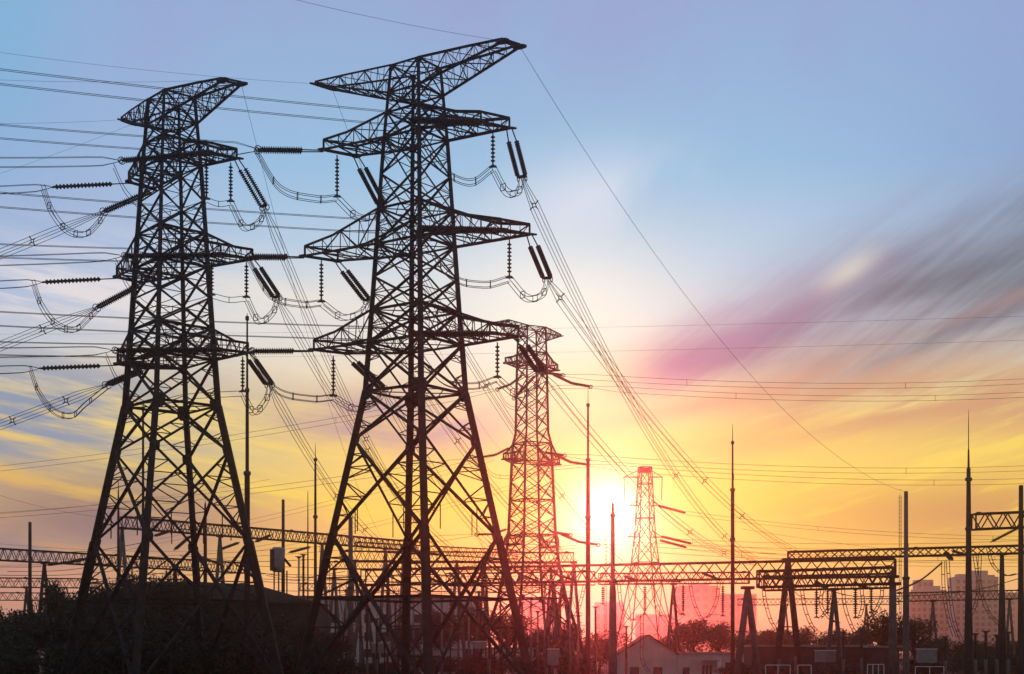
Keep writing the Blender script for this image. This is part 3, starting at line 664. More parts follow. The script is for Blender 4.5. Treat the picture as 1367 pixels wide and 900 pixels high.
cabinet(497,520,858,872,208,'pale box seen beyond the thick concrete post', fins=False)
def drum():
    D=190; org=Vector((XA(372,D),D,0)); root=thing('drum_housing','white tilted drum with dark side raised on thin posts','drum',org)
    c0=U(372,731,D); c1=U(370,764,D)
    mb=MB(); mb.tube([c0,c0.lerp(c1,.08),c0.lerp(c1,.8),c1],[.7,.86,.8,.55],16); mb.build('drum_shell',M['grey'],root,org,True)
    mb=MB(); mb.box(U(366,748,D)+Vector((0,-.5,0)),.85,.5,2.7); mb.build('side_cover',M['plate'],root,org)
    for px in (366,372,383):
        mb=MB(); mb.tube([Vector((XA(px,D),D,0)),U(px,762,D)],.09,8); mb.build('support_post',M['darkpole'],root,org)
    mb=MB(); mb.tube([U(376,742,D),U(388,756,D)],.16,8); mb.build('pipe_elbow',M['darkpole'],root,org)
drum()
def railing(px0,px1,y0,D,lab,n=1):
    org=Vector((XA((px0+px1)/2,D),D,0)); root=thing('pipe_railing',lab,'railing',org,'pipe railings'); z=ZA(y0,D)
    mb=MB(); mb.tube([Vector((XA(px0,D),D,z)),Vector((XA(px1,D),D,z))],.05,6); mb.build('top_rail',M['white'],root,org)
    for k in range(n+1):
        x=lerp(XA(px0,D),XA(px1,D),k/n); mb=MB(); mb.tube([Vector((x,D,0)),Vector((x,D,z-.05))],.05,6); mb.build('rail_post',M['white'],root,org)
railing(1022,1055,888,170,'white pipe railing at the foot of the A-frame',2)
railing(1065,1083,888,170,'narrow white pipe hoop below the pale finned cabinet',1)
railing(1158,1180,887,170,'white pipe railing by the foot of the end column',3)
railing(1222,1260,890,172,'low pipe railing below the pale plain cabinet',2)

# ------------------------------------------------------------------ buildings
def win(mbroot, org, x, y, z, w, h):
    mb=MB(); mb.bar(Vector((x,y,z-h/2)),Vector((x,y,z+h/2)),w,.1,Vector((0,1,0))); o=mb.build('window',M['glass'],mbroot,org)
    mb=MB()
    for s in (-1,1): mb.box(Vector((x+s*w/2,y-.06,z)),.09,.12,h+.18)
    for s in (-1,1): mb.box(Vector((x,y-.06,z+s*h/2)),w-.09,.12,.09)
    mb.build('window_frame',M['white'],o,org)
def house():
    D=230; x0,x1=XA(828,D),XA(904,D); ze=ZA(873,D); zr=ZA(849,D); xc=(x0+x1)/2; dep=12; org=Vector((xc,D,0))
    root=thing('gabled_house','small gabled house with two windows lit pink under the sun','house',org)
    mb=MB(); v=[(x0,D,0),(x1,D,0),(x1,D,ze),(xc,D,zr),(x0,D,ze)]; b=[(a,D+dep,c) for a,_,c in v]
    mb.quad(*v); mb.quad(*reversed(b))
    for i in (0,1,4): mb.quad(v[i],b[i],b[(i+1)%5],v[(i+1)%5])
    mb.build('wall',M['wall'],root,org)
    mb=MB(); ov=.4
    for s in (-1,1):
        e=Vector((xc+s*((x1-x0)/2+ov),0,ze-.15)); r=Vector((xc,0,zr+.08)); n=Vector((0,0,.16))
        q=[Vector((e.x,D-ov,e.z)),Vector((r.x,D-ov,r.z)),Vector((r.x,D+dep+ov,r.z)),Vector((e.x,D+dep+ov,e.z))]
        mb.quad(*q); mb.quad(*[a+n for a in reversed(q)])
        for i in range(4): mb.quad(q[i],q[i]+n,q[(i+1)%4]+n,q[(i+1)%4])
    mb.build('roof',M['redroof'],root,org)
    for px in (847,878): win(root,org,XA(px,D),D-.08,ZA(897,D),1.5,1.6)
    org2=Vector((XA(930,D),D+1,0)); r2=thing('annex_house','low flat-roofed white annex adjoining the gabled house','house',org2)
    xa,xb=XA(904.5,D),XA(958,D); zt=ZA(873,D); mb=MB(); mb.bar(Vector(((xa+xb)/2,D+3,0)),Vector(((xa+xb)/2,D+3,zt)),xb-xa,5.6,Vector((0,1,0))); mb.build('wall',M['wall'],r2,org2)
    mb=MB(); mb.box(Vector(((xa+xb)/2,D+3,zt+.15)),xb-xa+.5,6.2,.3); mb.build('roof',M['grey'],r2,org2)
    for px in (916,): win(r2,org2,XA(px,D),D+.12,ZA(897,D),1.2,1.5)
    mb=MB(); mb.box(Vector((XA(948,D),D-.6,ZA(882,D))),2.6,1.6,.12); mb.build('door_awning',M['grey'],r2,org2)
    for px in (939,944,949):
        mb=MB(); mb.box(Vector((XA(px,D),D+.1,ZA(895,D))),.35,.12,1.6); mb.build('shutter',M['glass'],r2,org2)
house()
def hip_hall():
    D=178; x0,x1=XA(96,D),XA(418,D); ze=ZA(803,D); zr=ZA(774,D); dep=18; org=Vector(((x0+x1)/2,D+dep/2,0))
    root=thing('low_hall','broad dark hall with low hipped roof behind shorter pylon','building',org)
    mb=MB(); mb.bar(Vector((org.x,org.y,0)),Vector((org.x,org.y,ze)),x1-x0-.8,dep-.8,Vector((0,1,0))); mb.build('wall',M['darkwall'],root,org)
    mb=MB(); a=[Vector((x0,D,ze)),Vector((x1,D,ze)),Vector((x1,D+dep,ze)),Vector((x0,D+dep,ze))]
    l=Vector((XA(165,D),D+dep*.42,zr-.1)); l2=Vector((XA(230,D),D+dep/2,zr+.25)); r=Vector((XA(325,D),D+dep/2,zr-.2))
    mb.quad(a[0],a[1],r,l2,l); mb.quad(a[1],a[2],r); mb.quad(a[2],a[3],l,l2,r); mb.quad(a[3],a[0],l); mb.quad(*reversed(a)); mb.build('roof',M['roof'],root,org)
    mb=MB(); mb.box(Vector((org.x,D-.05,ze-.12)),x1-x0,.3,.25); mb.build('eaves_gutter',M['plate'],root,org)
hip_hall()
def long_block():
    D=285; x0,x1=XA(372,D),XA(640,D); zt=ZA(799,D); org=Vector(((x0+x1)/2,D+6,0))
    root=thing('long_building','long pink-lit building with dark flat roof behind tallest pylon','building',org)
    mb=MB(); mb.bar(Vector((org.x,org.y,0)),Vector((org.x,org.y,zt)),x1-x0,12,Vector((0,1,0))); mb.build('wall',M['wall'],root,org)
    mb=MB(); mb.box(Vector((org.x,org.y,zt+.25)),x1-x0+1.4,13.4,.5); mb.build('roof',M['plate'],root,org)
    for row,y in ((0,826),(1,850),(2,872)):
        for k in range(12):
            px=382+k*22; win(root,org,XA(px,D),D-.1,ZA(y,D),1.7,1.7)
long_block()
def low_block(px0,px1,yt,D,lab,m='darkwall',dep=8,rm='grey',wins=True):
    x0,x1=XA(px0,D),XA(px1,D); zt=ZA(yt,D); xc=(x0+x1)/2; org=Vector((xc,D+dep/2,0)); root=thing('low_building',lab,'building',org)
    mb=MB(); mb.bar(Vector((xc,D+dep/2,0)),Vector((xc,D+dep/2,zt-.3)),x1-x0,dep,Vector((0,1,0))); mb.build('wall',M[m],root,org)
    mb=MB(); mb.box(Vector((xc,D+dep/2,zt-.148)),x1-x0+.8,dep+.8,.3); mb.build('roof',M[rm],root,org)
    n=max(2,int((x1-x0)/3.2)) if wins else 0
    for k in range(n): win(root,org,lerp(x0,x1,(k+.5)/n),D-.08,zt-2.2,1.3,1.3)
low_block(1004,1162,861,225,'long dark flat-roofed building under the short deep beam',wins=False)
low_block(963,1003,871,240,'small pale hut between annex and the dark flat-roofed building','wall')
low_block(548,612,866,235,'pale low building behind the centre of tallest pylon','wall')
low_block(640,712,864,240,'pale low building with lit front beneath red-lit pylon','wall')
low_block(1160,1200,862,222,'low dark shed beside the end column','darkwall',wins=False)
def tower(px0,px1,yt,D,lab,cols,rows,crown=True,dep=22):
    x0,x1=XA(px0,D),XA(px1,D); zt=ZA(yt,D); xc=(x0+x1)/2; w=x1-x0; org=Vector((xc,D+dep/2,0)); root=thing('apartment_tower',lab,'apartment block',org)
    mb=MB(); mb.bar(Vector((xc,D+dep/2,0)),Vector((xc,D+dep/2,zt)),w,dep,Vector((0,1,0)))
    for k in range(cols+1):
        if k%2==0: mb.box(Vector((lerp(x0,x1,k/cols),D-.6,zt/2)),w/cols*.22,1.4,zt-1)
    mb.build('wall',M['city'],root,org)
    if crown:
        mb=MB(); mb.box(Vector((xc+w*.08,D+dep/2,zt+3)),w*.42,dep*.6,6); mb.box(Vector((xc-w*.25,D+dep/2,zt+1.4)),w*.28,dep*.5,2.8); mb.box(Vector((xc+w*.38,D+dep/2,zt+1)),w*.16,dep*.5,2); mb.build('roof',M['city'],root,org)
    h=(zt-6)/rows
    src=None
    for r in range(rows):
        for c in range(cols):
            x=lerp(x0,x1,(c+.5)/cols); z=zt-3-h*(r+.3)
            if src is None:
                mb=MB(); mb.bar(Vector((0,0,-h*.28)),Vector((0,0,h*.28)),w/cols*.5,.5,Vector((0,1,0))); src=mb.build('window',M['glass'],root); src.location=Vector((x,D-.1,z))-org
            else:
                o=src.copy(); COL.objects.link(o); o.parent=root; o.location=Vector((x,D-.1,z))-org
tower(1216,1268,790,1500,'broad grey apartment tower with regular windows beside the plain pole',7,9)
tower(1275,1333,770,1400,'tallest grey apartment tower just behind the tallest mast',7,12)
tower(1338,1375,791,2200,'pale apartment tower at the picture edge behind the edge pole',4,9,False)
tower(900,960,783,3000,'faint hazy tower block above the round red bushes',5,8)
tower(962,1010,793,3150,'faintest hazy block behind the slim mast',5,7,False)
tower(795,834,804,1900,'pale block in the glare between the reddish mast and concrete pole',5,5,False)
tower(850,905,820,2100,'low pale block behind the smallest pylon legs',5,4,False)
tower(1225,1246,774,1800,'narrow stepped tower peeping over the broad grey one',3,9,False)
tower(690,740,798,2800,'faint block behind the foot of red-lit pylon',4,6,False)

# ------------------------------------------------------------------ trees
def crown_mesh(seed, n, lobes):
    rnd=random.Random(seed); mb=MB(); L=[]
    for k in range(lobes):
        a=rnd.uniform(0,6.28); r=rnd.uniform(.1,.62); z=rnd.uniform(-.55,.5)*(1-.35*r)
        L.append((Vector((math.cos(a)*r,math.sin(a)*r,z)),rnd.uniform(.24,.46)))
    L.append((Vector((0,0,.1)),.55))
    for i in range(n):
        c,s=rnd.choice(L); d=Vector((rnd.gauss(0,1),rnd.gauss(0,1),rnd.gauss(0,1))).normalized(); p=c+d*(s*(rnd.random()**.45)*(1.12 if rnd.random()<.08 else 1)); 
        a=Vector((rnd.gauss(0,1),rnd.gauss(0,1),rnd.gauss(0,.7))).normalized(); b=a.orthogonal().normalized(); b=Matrix.Rotation(rnd.uniform(0,6.28),3,a)@b
        w=rnd.uniform(.028,.06); l=w*rnd.uniform(1.3,2.2)
        mb.quad(p-b*l*.5,p-b*.1*l+a.cross(b)*w*.5,p+b*l*.5,p-b*.1*l-a.cross(b)*w*.5)
    return mb
CROWNS=[]; TRUNKS=[]
for s in range(4):
    mb=crown_mesh(s+3,5200,13); me=bpy.data.meshes.new('crown'); me.from_pydata([tuple(v) for v in mb.v],[],mb.f); me.materials.append(M['leaf']); CROWNS.append(me)
    rnd=random.Random(s); mb=MB(); mb.tube([Vector((0,0,0)),Vector((.02,.01,.3)),Vector((0,.03,.6)),Vector((.02,0,.8))],[.05,.038,.028,.012],8)
    for k in range(7):
        a=rnd.uniform(0,6.28); z=rnd.uniform(.3,.6); mb.tube([Vector((0,0,z)),Vector((math.cos(a)*.14,math.sin(a)*.14,z+.12)),Vector((math.cos(a)*.32,math.sin(a)*.32,z+.22))],[.022,.015,.006],5)
    me=bpy.data.meshes.new('trunk'); me.from_pydata([tuple(v) for v in mb.v],[],mb.f); me.materials.append(M['trunk']); TRUNKS.append(me)
def tree(px,yt,wpx,D,lab,k):
    x=XA(px,D); h=ZA(yt,D); r=wpx*D/F/2; root=thing('leafy_tree',lab,'tree',Vector((x,D,0)),'trees around the substation')
    cr=bpy.data.objects.new('crown',CROWNS[k%4]); COL.objects.link(cr); cr.parent=root; ch=min(h*.46,max(r*.95,h*.40)); cr.location=(0,0,h-ch*.82); cr.scale=(r/.85,r/.85,ch); cr.rotation_euler=(0,0,k*1.7)
    tr=bpy.data.objects.new('trunk',TRUNKS[k%4]); COL.objects.link(tr); tr.parent=root; tr.scale=(h*.8,h*.8,h)
TREES=[(118,776,60,166,'uneven tree rising at the end of the hall roof'),(146,768,64,167,'tree crown standing above the hall ridge by the outer leg'),(178,772,60,166,'tree crown beside the slim mast within shorter pylon'),(212,765,66,168,'highest crown of the tree mass inside shorter pylon legs'),(248,773,62,166,'crown left of the short mast in front of the hall'),(280,786,60,166,'crown sinking toward the visible hip of the hall'),
(-18,800,90,140,'leafy tree at the picture edge beneath the level wires'),(38,806,80,150,'lower leafy tree under the bare post'),(76,770,70,158,'tallest leafy tree with loose top next to the hall roof'),(112,792,80,152,'dense tree against the end of the hall roof'),
 (150,805,90,146,'dark tree between the outer legs of shorter pylon'),(205,800,100,150,'dark tree under the centre of shorter pylon'),(262,806,90,152,'dark tree just past the near leg of shorter pylon'),(318,812,90,154,'dark tree under the tall lightning mast'),(362,820,80,158,'dark rounded tree before the hall eaves'),
 (404,828,70,160,'lower dark tree between the two dark pylons'),(440,842,60,165,'small tree at the shaded leg of tallest pylon'),(185,756,70,215,'treetop peeping over the hall roof ridge'),(222,758,55,220,'smaller treetop beside the one over the hall roof'),(62,812,110,136,'broad low tree in front of the bare post'),(130,822,130,134,'broad low tree in front of the hall end wall'),(235,825,140,136,'broad low tree across the middle of the hall front'),(345,838,120,138,'broad low tree before the tall mast'),
 (-10,822,120,132,'broad dark tree at the lowest corner of the picture'),
 (585,812,80,260,'rounded tree behind the near leg of tallest pylon'),(636,806,70,262,'rounded tree behind tallest pylon sun-side leg'),(540,830,60,250,'smaller tree between the legs of tallest pylon'),(678,812,70,258,'tree between tallest pylon and red-lit pylon'),(716,836,60,250,'reddish low tree under red-lit pylon'),(754,826,70,255,'reddish tree beside the thin reddish mast'),(800,846,60,250,'reddish low tree by the concrete pole'),
 (925,822,70,275,'largest round red bush-like tree beneath the gantry'),(960,828,55,280,'round reddish tree by the slim mast'),(888,846,50,270,'small red tree over the gabled house ridge'),(998,840,60,270,'tree behind the twin-leg column'),(1030,834,60,285,'tree beyond the A-frame with hazy crown'),(1070,834,62,290,'tree behind the hanging insulators'),(1108,836,60,285,'tree past the hanging insulators'),
 (1182,812,66,240,'big dark round tree by the end column'),(1220,820,60,238,'dark tree at the foot of the concrete earth wire pole'),(1252,848,60,245,'low dark tree before the broad grey tower'),(1290,852,60,245,'low dark tree before the tallest apartment tower'),(1322,856,50,245,'lowest tree near the slim column'),(1356,852,60,250,'tree at the picture edge behind the edge pole'),(1150,836,50,262,'tree half hidden by the big dark round tree')]
for k,(px,yt,w,D,lab) in enumerate(TREES): tree(px,yt,w,D,lab,k)

def shrub(px,yt,wpx,D,lab,k):
    x=XA(px,D); h=max(1.5,ZA(yt,D)); r=wpx*D/F/2; root=thing('dense_shrub',lab,'shrub',Vector((x,D,0)),'shrubs below the pylons')
    cr=bpy.data.objects.new('foliage',CROWNS[k%4]); COL.objects.link(cr); cr.parent=root; cr.location=(0,0,h*.45); cr.scale=(r/.85,r/.85,h*.62); cr.rotation_euler=(0,0,k*2.3)
SHR=[(12,842,130,128,'dark shrub at the lowest corner under the leafy tree'),(100,845,140,127,'dark shrub before the outer leg of shorter pylon'),(180,838,150,129,'wide dark shrub between the outer and near legs of shorter pylon'),(262,842,150,128,'wide dark shrub past the near leg of shorter pylon'),(330,846,120,130,'dark shrub at the inner leg of shorter pylon'),(398,852,110,133,'dark shrub between the feet of the two dark pylons'),(452,866,80,135,'low shrub at the shaded leg of tallest pylon'),
 (130,800,120,168,'shrub mass against the end of the hall eaves'),(215,796,130,170,'shrub mass covering the middle of the hall front'),(300,803,120,170,'shrub mass covering the hall front by the tall mast'),(375,815,90,172,'shrub against the far end of the hall'),
 (575,868,110,215,'shrub behind the near leg of tallest pylon'),(640,872,100,212,'shrub by the sun-side leg of tallest pylon'),(706,874,90,214,'reddish shrub under red-lit pylon'),(768,870,80,216,'reddish shrub at the foot of the thin reddish mast'),(505,880,80,218,'shrub beyond the thick concrete post'),
 (1030,882,110,205,'shrub beneath the A-frame column'),(1130,882,110,205,'shrub below the finned pale cabinet'),(1235,872,90,215,'shrub behind the pale plain cabinet'),(1295,868,90,215,'shrub around the foot of the tallest mast'),(1350,870,90,215,'shrub around the edge pole foot'),(985,886,70,205,'shrub at the foot of the twin-leg column')]
for k,(px,yt,w,D,lab) in enumerate(SHR): shrub(px,yt,w,D,lab,k)

# ------------------------------------------------------------------ ground, road, sky, air, light, camera
mb=MB(); G=3300
mb.quad((-G,-40,0),(G,-40,0),(G,G,0),(-G,G,0)); g=mb.build('ground',M['ground']); g['kind']='structure'
mb=MB(); mb.quad((-400,236,.004*2),(400,210,.008),(400,216,.008),(-400,242,.008)); rd=mb.build('road',M['road']); rd['kind']='structure'
rnd=random.Random(5); mb=MB()
for i in range(9000):
    y=rnd.uniform(150,330); x=rnd.uniform(-.36,.36)*y; h=rnd.uniform(.2,.7); a=rnd.uniform(0,3.14); dx,dy=math.cos(a)*.08,math.sin(a)*.08
    mb.quad((x-dx,y-dy,0),(x+dx,y+dy,0),(x+rnd.uniform(-.1,.1),y,h))
gr=mb.build('grass',M['grassm']); gr['kind']='stuff'
# far wooded strip that reads as one mass
mb=MB()
for i in range(9000):
    y=rnd.uniform(420,520); x=rnd.uniform(-.4,.4)*y; hh=6.5+2.5*math.sin(x*.07)+1.8*math.sin(x*.23+1)
    z=hh*(rnd.random()**.6); a=Vector((rnd.gauss(0,1),rnd.gauss(0,1),rnd.gauss(0,1))).normalized(); b=a.orthogonal().normalized(); s=rnd.uniform(.35,.8); p=Vector((x,y,z))
    mb.quad(p-b*s,p+a.cross(b)*s*.6,p+b*s,p-a.cross(b)*s*.6)
wd=mb.build('distant_woods',M['leaf']); wd['kind']='stuff'

HAZE=dict(density=3.2e-4, g=.94)
mb=MB(); H=57; mb.bar(Vector((0,G/2-30,-1)),Vector((0,G/2-30,H)),2*G+40,G+60,Vector((0,1,0)))
hz=bpy.data.materials.new('haze'); hz.use_nodes=True; nt=hz.node_tree; nt.nodes.remove(nt.nodes['Principled BSDF'])
pv=nt.nodes.new('ShaderNodeVolumePrincipled'); pv.inputs['Density'].default_value=HAZE['density']; pv.inputs['Anisotropy'].default_value=HAZE['g']; pv.inputs['Color'].default_value=(.95,.92,.9,1)
nt.links.new(pv.outputs['Volume'], nt.nodes['Material Output'].inputs['Volume'])
ho=mb.build('haze',hz); ho['kind']='stuff'

SUN_AZ=math.atan2(802-CX,F); SUN_EL=math.atan2(180,math.hypot(F,802-CX))
sd=Vector((math.sin(SUN_AZ)*math.cos(SUN_EL),math.cos(SUN_AZ)*math.cos(SUN_EL),math.sin(SUN_EL)))
L=bpy.data.lights.new('sun','SUN'); L.energy=.6; L.angle=math.radians(.5); L.color=(1,.08,.08)
lo=bpy.data.objects.new('sun',L); COL.objects.link(lo); lo.rotation_euler=(-sd).to_track_quat('-Z','Y').to_euler(); lo.location=(0,0,80)

W=bpy.data.worlds.new('World'); C.world=W; W.use_nodes=True; nt=W.node_tree; nt.nodes.clear()
class S:
    """a tiny expression helper over Math nodes"""
    def __init__(s,sock): s.s=sock
    @staticmethod
    def op(o,*a,clamp=False):
        n=nt.nodes.new('ShaderNodeMath'); n.operation=o; n.use_clamp=clamp
        for i,v in enumerate(a):
            if isinstance(v,S): nt.links.new(v.s,n.inputs[i])
            else: n.inputs[i].default_value=v
        return S(n.outputs[0])
    def __add__(a,b): return S.op('ADD',a,b)
    __radd__=__add__
    def __sub__(a,b): return S.op('SUBTRACT',a,b)
    def __rsub__(a,b): return S.op('SUBTRACT',b,a)
    def __mul__(a,b): return S.op('MULTIPLY',a,b)
    __rmul__=__mul__
    def __truediv__(a,b): return S.op('DIVIDE',a,b)
def exp(a): return S.op('EXPONENT',a)
def gauss(X,Y,x0,y0,a,b): 
    dx=(X-x0)/a; dy=(Y-y0)/b; return exp((dx*dx+dy*dy)*-1.0)
def sstep(v,a,b):
    n=nt.nodes.new('ShaderNodeMapRange'); n.interpolation_type='SMOOTHSTEP'; nt.links.new(v.s,n.inputs[0]); n.inputs[1].default_value=a; n.inputs[2].default_value=b; return S(n.outputs[0])
def ramp(v,stops,a,b):
    t=(v-a)/(b-a); n=nt.nodes.new('ShaderNodeValToRGB'); e=n.color_ramp.elements
    while len(e)>1: e.remove(e[-1])
    for i,(p,c) in enumerate(stops):
        q=(p-a)/(b-a); el=e[0] if i==0 else e.new(q); el.position=q; el.color=lin(c)+(1,)
    nt.links.new(t.s,n.inputs[0]); return n.outputs[0]
def mix(f,c1,c2):
    n=nt.nodes.new('ShaderNodeMix'); n.data_type='RGBA'; n.clamp_factor=True
    if isinstance(f,S): nt.links.new(f.s,n.inputs[0])
    else: n.inputs[0].default_value=f
    for i,c in ((6,c1),(7,c2)):
        if isinstance(c,tuple): n.inputs[i].default_value=lin(c)+(1,)
        else: nt.links.new(c,n.inputs[i])
    return n.outputs[2]
def addc(c1,f,rgb):
    n=nt.nodes.new('ShaderNodeMix'); n.data_type='RGBA'; n.blend_type='ADD'; n.clamp_factor=False
    nt.links.new(f.s,n.inputs[0]); nt.links.new(c1,n.inputs[6]); n.inputs[7].default_value=rgb+(1,); return n.outputs[2]
def noise(X,Y,ang,su,sv,detail=4,rough=.55,seed=0.0,dist=0.0):
    """noise over the sky's bearing and height, drawn out along the direction ang"""
    c,s=math.cos(math.radians(ang)),math.sin(math.radians(ang))
    u=X*c+Y*s; v=Y*c-X*s
    cb=nt.nodes.new('ShaderNodeCombineXYZ'); nt.links.new((u/su).s,cb.inputs[0]); nt.links.new((v/sv).s,cb.inputs[1]); cb.inputs[2].default_value=seed
    n=nt.nodes.new('ShaderNodeTexNoise'); n.inputs['Scale'].default_value=1; n.inputs['Detail'].default_value=detail; n.inputs['Roughness'].default_value=rough; n.inputs['Distortion'].default_value=dist
    nt.links.new(cb.outputs[0],n.inputs['Vector']); return S(n.outputs['Fac'])
tc=nt.nodes.new('ShaderNodeTexCoord'); sp=nt.nodes.new('ShaderNodeSeparateXYZ'); nt.links.new(tc.outputs['Generated'],sp.inputs[0])
dx,dy,dz=(S(sp.outputs[i]) for i in range(3))
az=S.op('ARCTAN2',dx,dy); hd=S.op('SQRT',dx*dx+dy*dy); el=S.op('ARCTAN2',dz,hd)
X=az*2050.0; Y=el*2060.0          # bearing and height in units of about 0.028 degrees
def PX(px): return math.atan2(px-CX,F)*2050
def PY(py): return math.atan2(HY-py,F)*2060
base=ramp(Y,[(-60,(150,120,105)),(0,(243,193,163)),(75,(246,192,138)),(130,(249,198,88)),(200,(254,217,74)),(290,(250,214,102)),(350,(240,214,152)),(420,(216,218,222)),(520,(184,208,231)),(640,(150,193,228)),(760,(150,181,220)),(860,(152,172,214)),(1000,(140,165,212)),(1800,(80,108,165))],-100,1900)
# cooler, bluer sky away from the sun on the far left, dimmer orange low there
nbig=noise(X,Y,12,420,150,3,.5,1.0); nst=noise(X,Y,-9,330,36,5,.6,2.0); nst2=noise(X,Y,22,300,62,4,.5,3.0,.3); nfine=noise(X,Y,36,260,9,2,.5,4.0); nsoft=noise(X,Y,60,300,170,3,.5,6.0)
col=base
left=sstep(X,PX(420),PX(-40))
lowleft=ramp(Y,[(0,(205,150,140)),(100,(206,142,134)),(150,(172,130,126)),(205,(222,165,92)),(260,(232,190,112)),(330,(232,206,148)),(400,(200,205,218)),(470,(172,188,222)),(560,(166,178,217)),(720,(158,174,217)),(900,(140,180,220)),(1500,(80,120,180))],-100,1600)
col=mix(left*.85,col,lowleft)
# drawn-out blue-grey and mauve streaks on the left
col=mix(gauss(X,Y,PX(300),PY(600),170,70)*.65,col,(252,224,108))
bandL=gauss(X,Y,PX(20),PY(565),300,95); col=mix(bandL*sstep(nst,.34,.60)*1.2,col,(138,152,176))
bandL2=gauss(X,Y,PX(170),PY(700),180,58); col=mix(bandL2*(sstep(nst,.32,.54)*.65+.35),col,(128,104,118)); col=mix(gauss(X,Y,PX(20),PY(740),150,26)*sstep(nst,.3,.52)*.8,col,(150,130,140))
bandL3=gauss(X,Y,PX(60),PY(410),330,60); col=mix(bandL3*sstep(nst,.4,.6)*.9,col,(236,228,228))
# mauve cloud between the pylons
col=mix(gauss(X,Y,PX(540),PY(562),170,42)*(sstep(nst2*.5+nst*.5,.36,.56)*.65+.5),col,(168,138,160))
col=mix(gauss(X,Y,PX(400),PY(700),150,50)*.45*sstep(nst,.35,.6),col,(216,150,128))
# bright veil of thin cloud up the middle
col=mix(gauss(X,Y,PX(740),PY(425),175,112)*.95,col,(248,248,238)); col=mix(gauss(X,Y,PX(800),PY(520),130,60)*.6,col,(253,240,170))
col=mix(gauss(X,Y,PX(810),PY(275),130,62)*sstep(nsoft,.38,.62)*.8,col,(222,229,243))
col=mix(gauss(X,Y,PX(430),PY(440),190,62)*(sstep(nbig,.36,.6)*.6+.35),col,(246,238,220))
# periwinkle patches in the high sky and a clear cyan corner
col=mix(sstep(nsoft,.44,.66)*sstep(Y,PY(210),PY(20))*.45,col,(156,164,211)); col=mix(gauss(X,Y,PX(1400),PY(190),230,170)*.6,col,(142,160,208))
col=mix(gauss(X,Y,PX(-20),PY(100),110,190)*.75,col,(124,182,222))
# the big soft purple-grey cloud bank, drawn out by the wind
def rotg(x0,y0,ang,a,b):
    c,q=math.cos(math.radians(ang)),math.sin(math.radians(ang)); u=((X-PX(x0))*c+(Y-PY(y0))*q)/a; v=((Y-PY(y0))*c-(X-PX(x0))*q)/b
    return exp((u*u+v*v)*-1.0)
nlo0=noise(X,Y,13,260,30,5,.6,9.0); tex=nst2*.58+nfine*.12+nbig*.30
slope=math.tan(math.radians(11.5)); axis=(X-PX(890))*slope*-1.0+(Y-PY(490))
wid=sstep(X,PX(820),PX(1330))*62.0+40.0
bank=exp((axis/wid)*(axis/wid)*-1.0)*sstep(X,PX(770),PX(930))
bankcol=ramp(X,[(PX(780),(214,160,150)),(PX(890),(172,104,152)),(PX(1000),(150,106,150)),(PX(1130),(132,116,142)),(PX(1250),(112,112,130)),(PX(1367),(100,104,120)),(PX(1500),(100,104,120))],PX(700),PX(1600))
col=mix(rotg(1290,335,16,240,52)*sstep(tex,.36,.62)*.85,col,(138,142,172))
col=mix(rotg(1330,455,10,260,46)*sstep(tex,.38,.6)*.7,col,(150,126,136))
col=mix(bank*(sstep(tex,.30,.62)*.62+.48),col,bankcol)
col=mix(rotg(1000,440,24,150,34)*sstep(tex,.38,.6)*.55,col,(176,150,178))
col=mix(rotg(1133,373,30,40,15)*sstep(nst2,.3,.55)*.6,col,(240,230,212))
col=mix(rotg(1350,392,13,190,34)*(sstep(tex,.36,.6)*.5+.3),col,(92,97,112))
col=mix(rotg(1290,430,11,150,15)*sstep(nst2,.38,.58)*.6,col,(178,142,142))
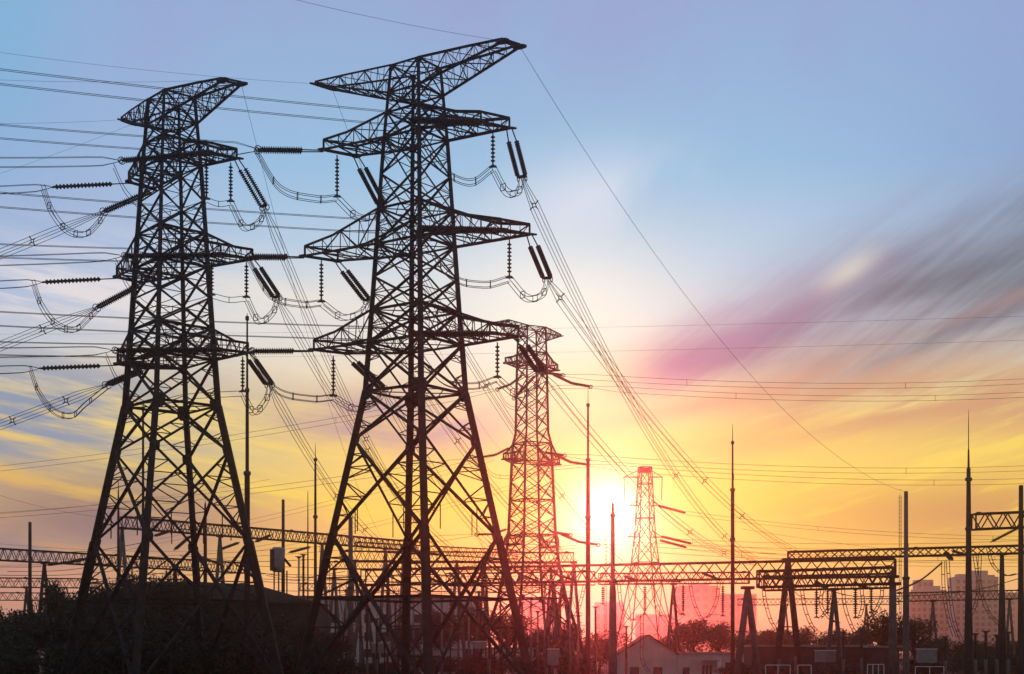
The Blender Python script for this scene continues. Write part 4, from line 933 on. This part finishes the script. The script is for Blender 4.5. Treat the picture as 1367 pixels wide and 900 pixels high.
# orange-brown streaks low on the right
col=mix(rotg(1180,575,7,230,20)*sstep(nlo0,.36,.56)*.8,col,(196,134,118))
col=mix(rotg(960,540,10,150,15)*.55,col,(214,140,126))
lowR=sstep(X,PX(860),PX(1120)); nlo=noise(X,Y,15,230,34,5,.6,8.0)
col=mix(lowR*gauss(X,Y,PX(1230),PY(555),420,62)*sstep(nlo,.36,.56)*.9,col,(206,150,118))
col=mix(lowR*gauss(X,Y,PX(1300),PY(690),260,52)*sstep(nlo,.32,.54)*.85,col,(204,142,96))
col=mix(lowR*gauss(X,Y,PX(1120),PY(610),230,40)*.5,col,(253,222,110))
# the sky opposite the sun is dim at this hour
back=sstep(S.op('ABSOLUTE',az),.7,2.0); col=mix(back*.97,col,(118,122,136))
# glow of the sun through the thin cloud
gx=(X-PX(814)); gy=(Y-PY(690)); d2=gx*gx+gy*gy; dd=S.op('SQRT',d2)
col=addc(col,exp(dd*(-1/85.0))*.7,(1,.82,.42))
col=addc(col,exp(d2*(-1/(46.0*46))),(1.4,1.35,1.25))
sky=nt.nodes.new('ShaderNodeTexSky'); sky.sky_type='NISHITA'; sky.sun_disc=False; sky.sun_elevation=SUN_EL; sky.sun_rotation=SUN_AZ
bg=nt.nodes.new('ShaderNodeBackground'); nt.links.new(col,bg.inputs[0]); bg.inputs[1].default_value=.96
b2=nt.nodes.new('ShaderNodeBackground'); nt.links.new(sky.outputs[0],b2.inputs[0]); b2.inputs[1].default_value=.004
ad=nt.nodes.new('ShaderNodeAddShader'); nt.links.new(bg.outputs[0],ad.inputs[0]); nt.links.new(b2.outputs[0],ad.inputs[1])
wo=nt.nodes.new('ShaderNodeOutputWorld'); nt.links.new(ad.outputs[0],wo.inputs[0])

cam=bpy.data.cameras.new('camera'); co=bpy.data.objects.new('camera',cam); COL.objects.link(co); C.camera=co
co.location=(0,0,CAMZ); co.rotation_euler=(math.radians(90),0,0); cam.sensor_width=36; cam.lens=36*F/1367; cam.shift_y=(HY-450)/1367; cam.clip_start=.5; cam.clip_end=20000
C.view_settings.view_transform='Standard'; C.view_settings.look='None'; C.view_settings.exposure=0; C.view_settings.gamma=1; C.view_settings.use_curve_mapping=False
C.render.engine='CYCLES'; cy=C.cycles; cy.use_denoising=True; cy.max_bounces=6; cy.diffuse_bounces=2; cy.glossy_bounces=2; cy.volume_bounces=0; cy.sample_clamp_indirect=6
C.render.resolution_x=1024; C.render.resolution_y=674
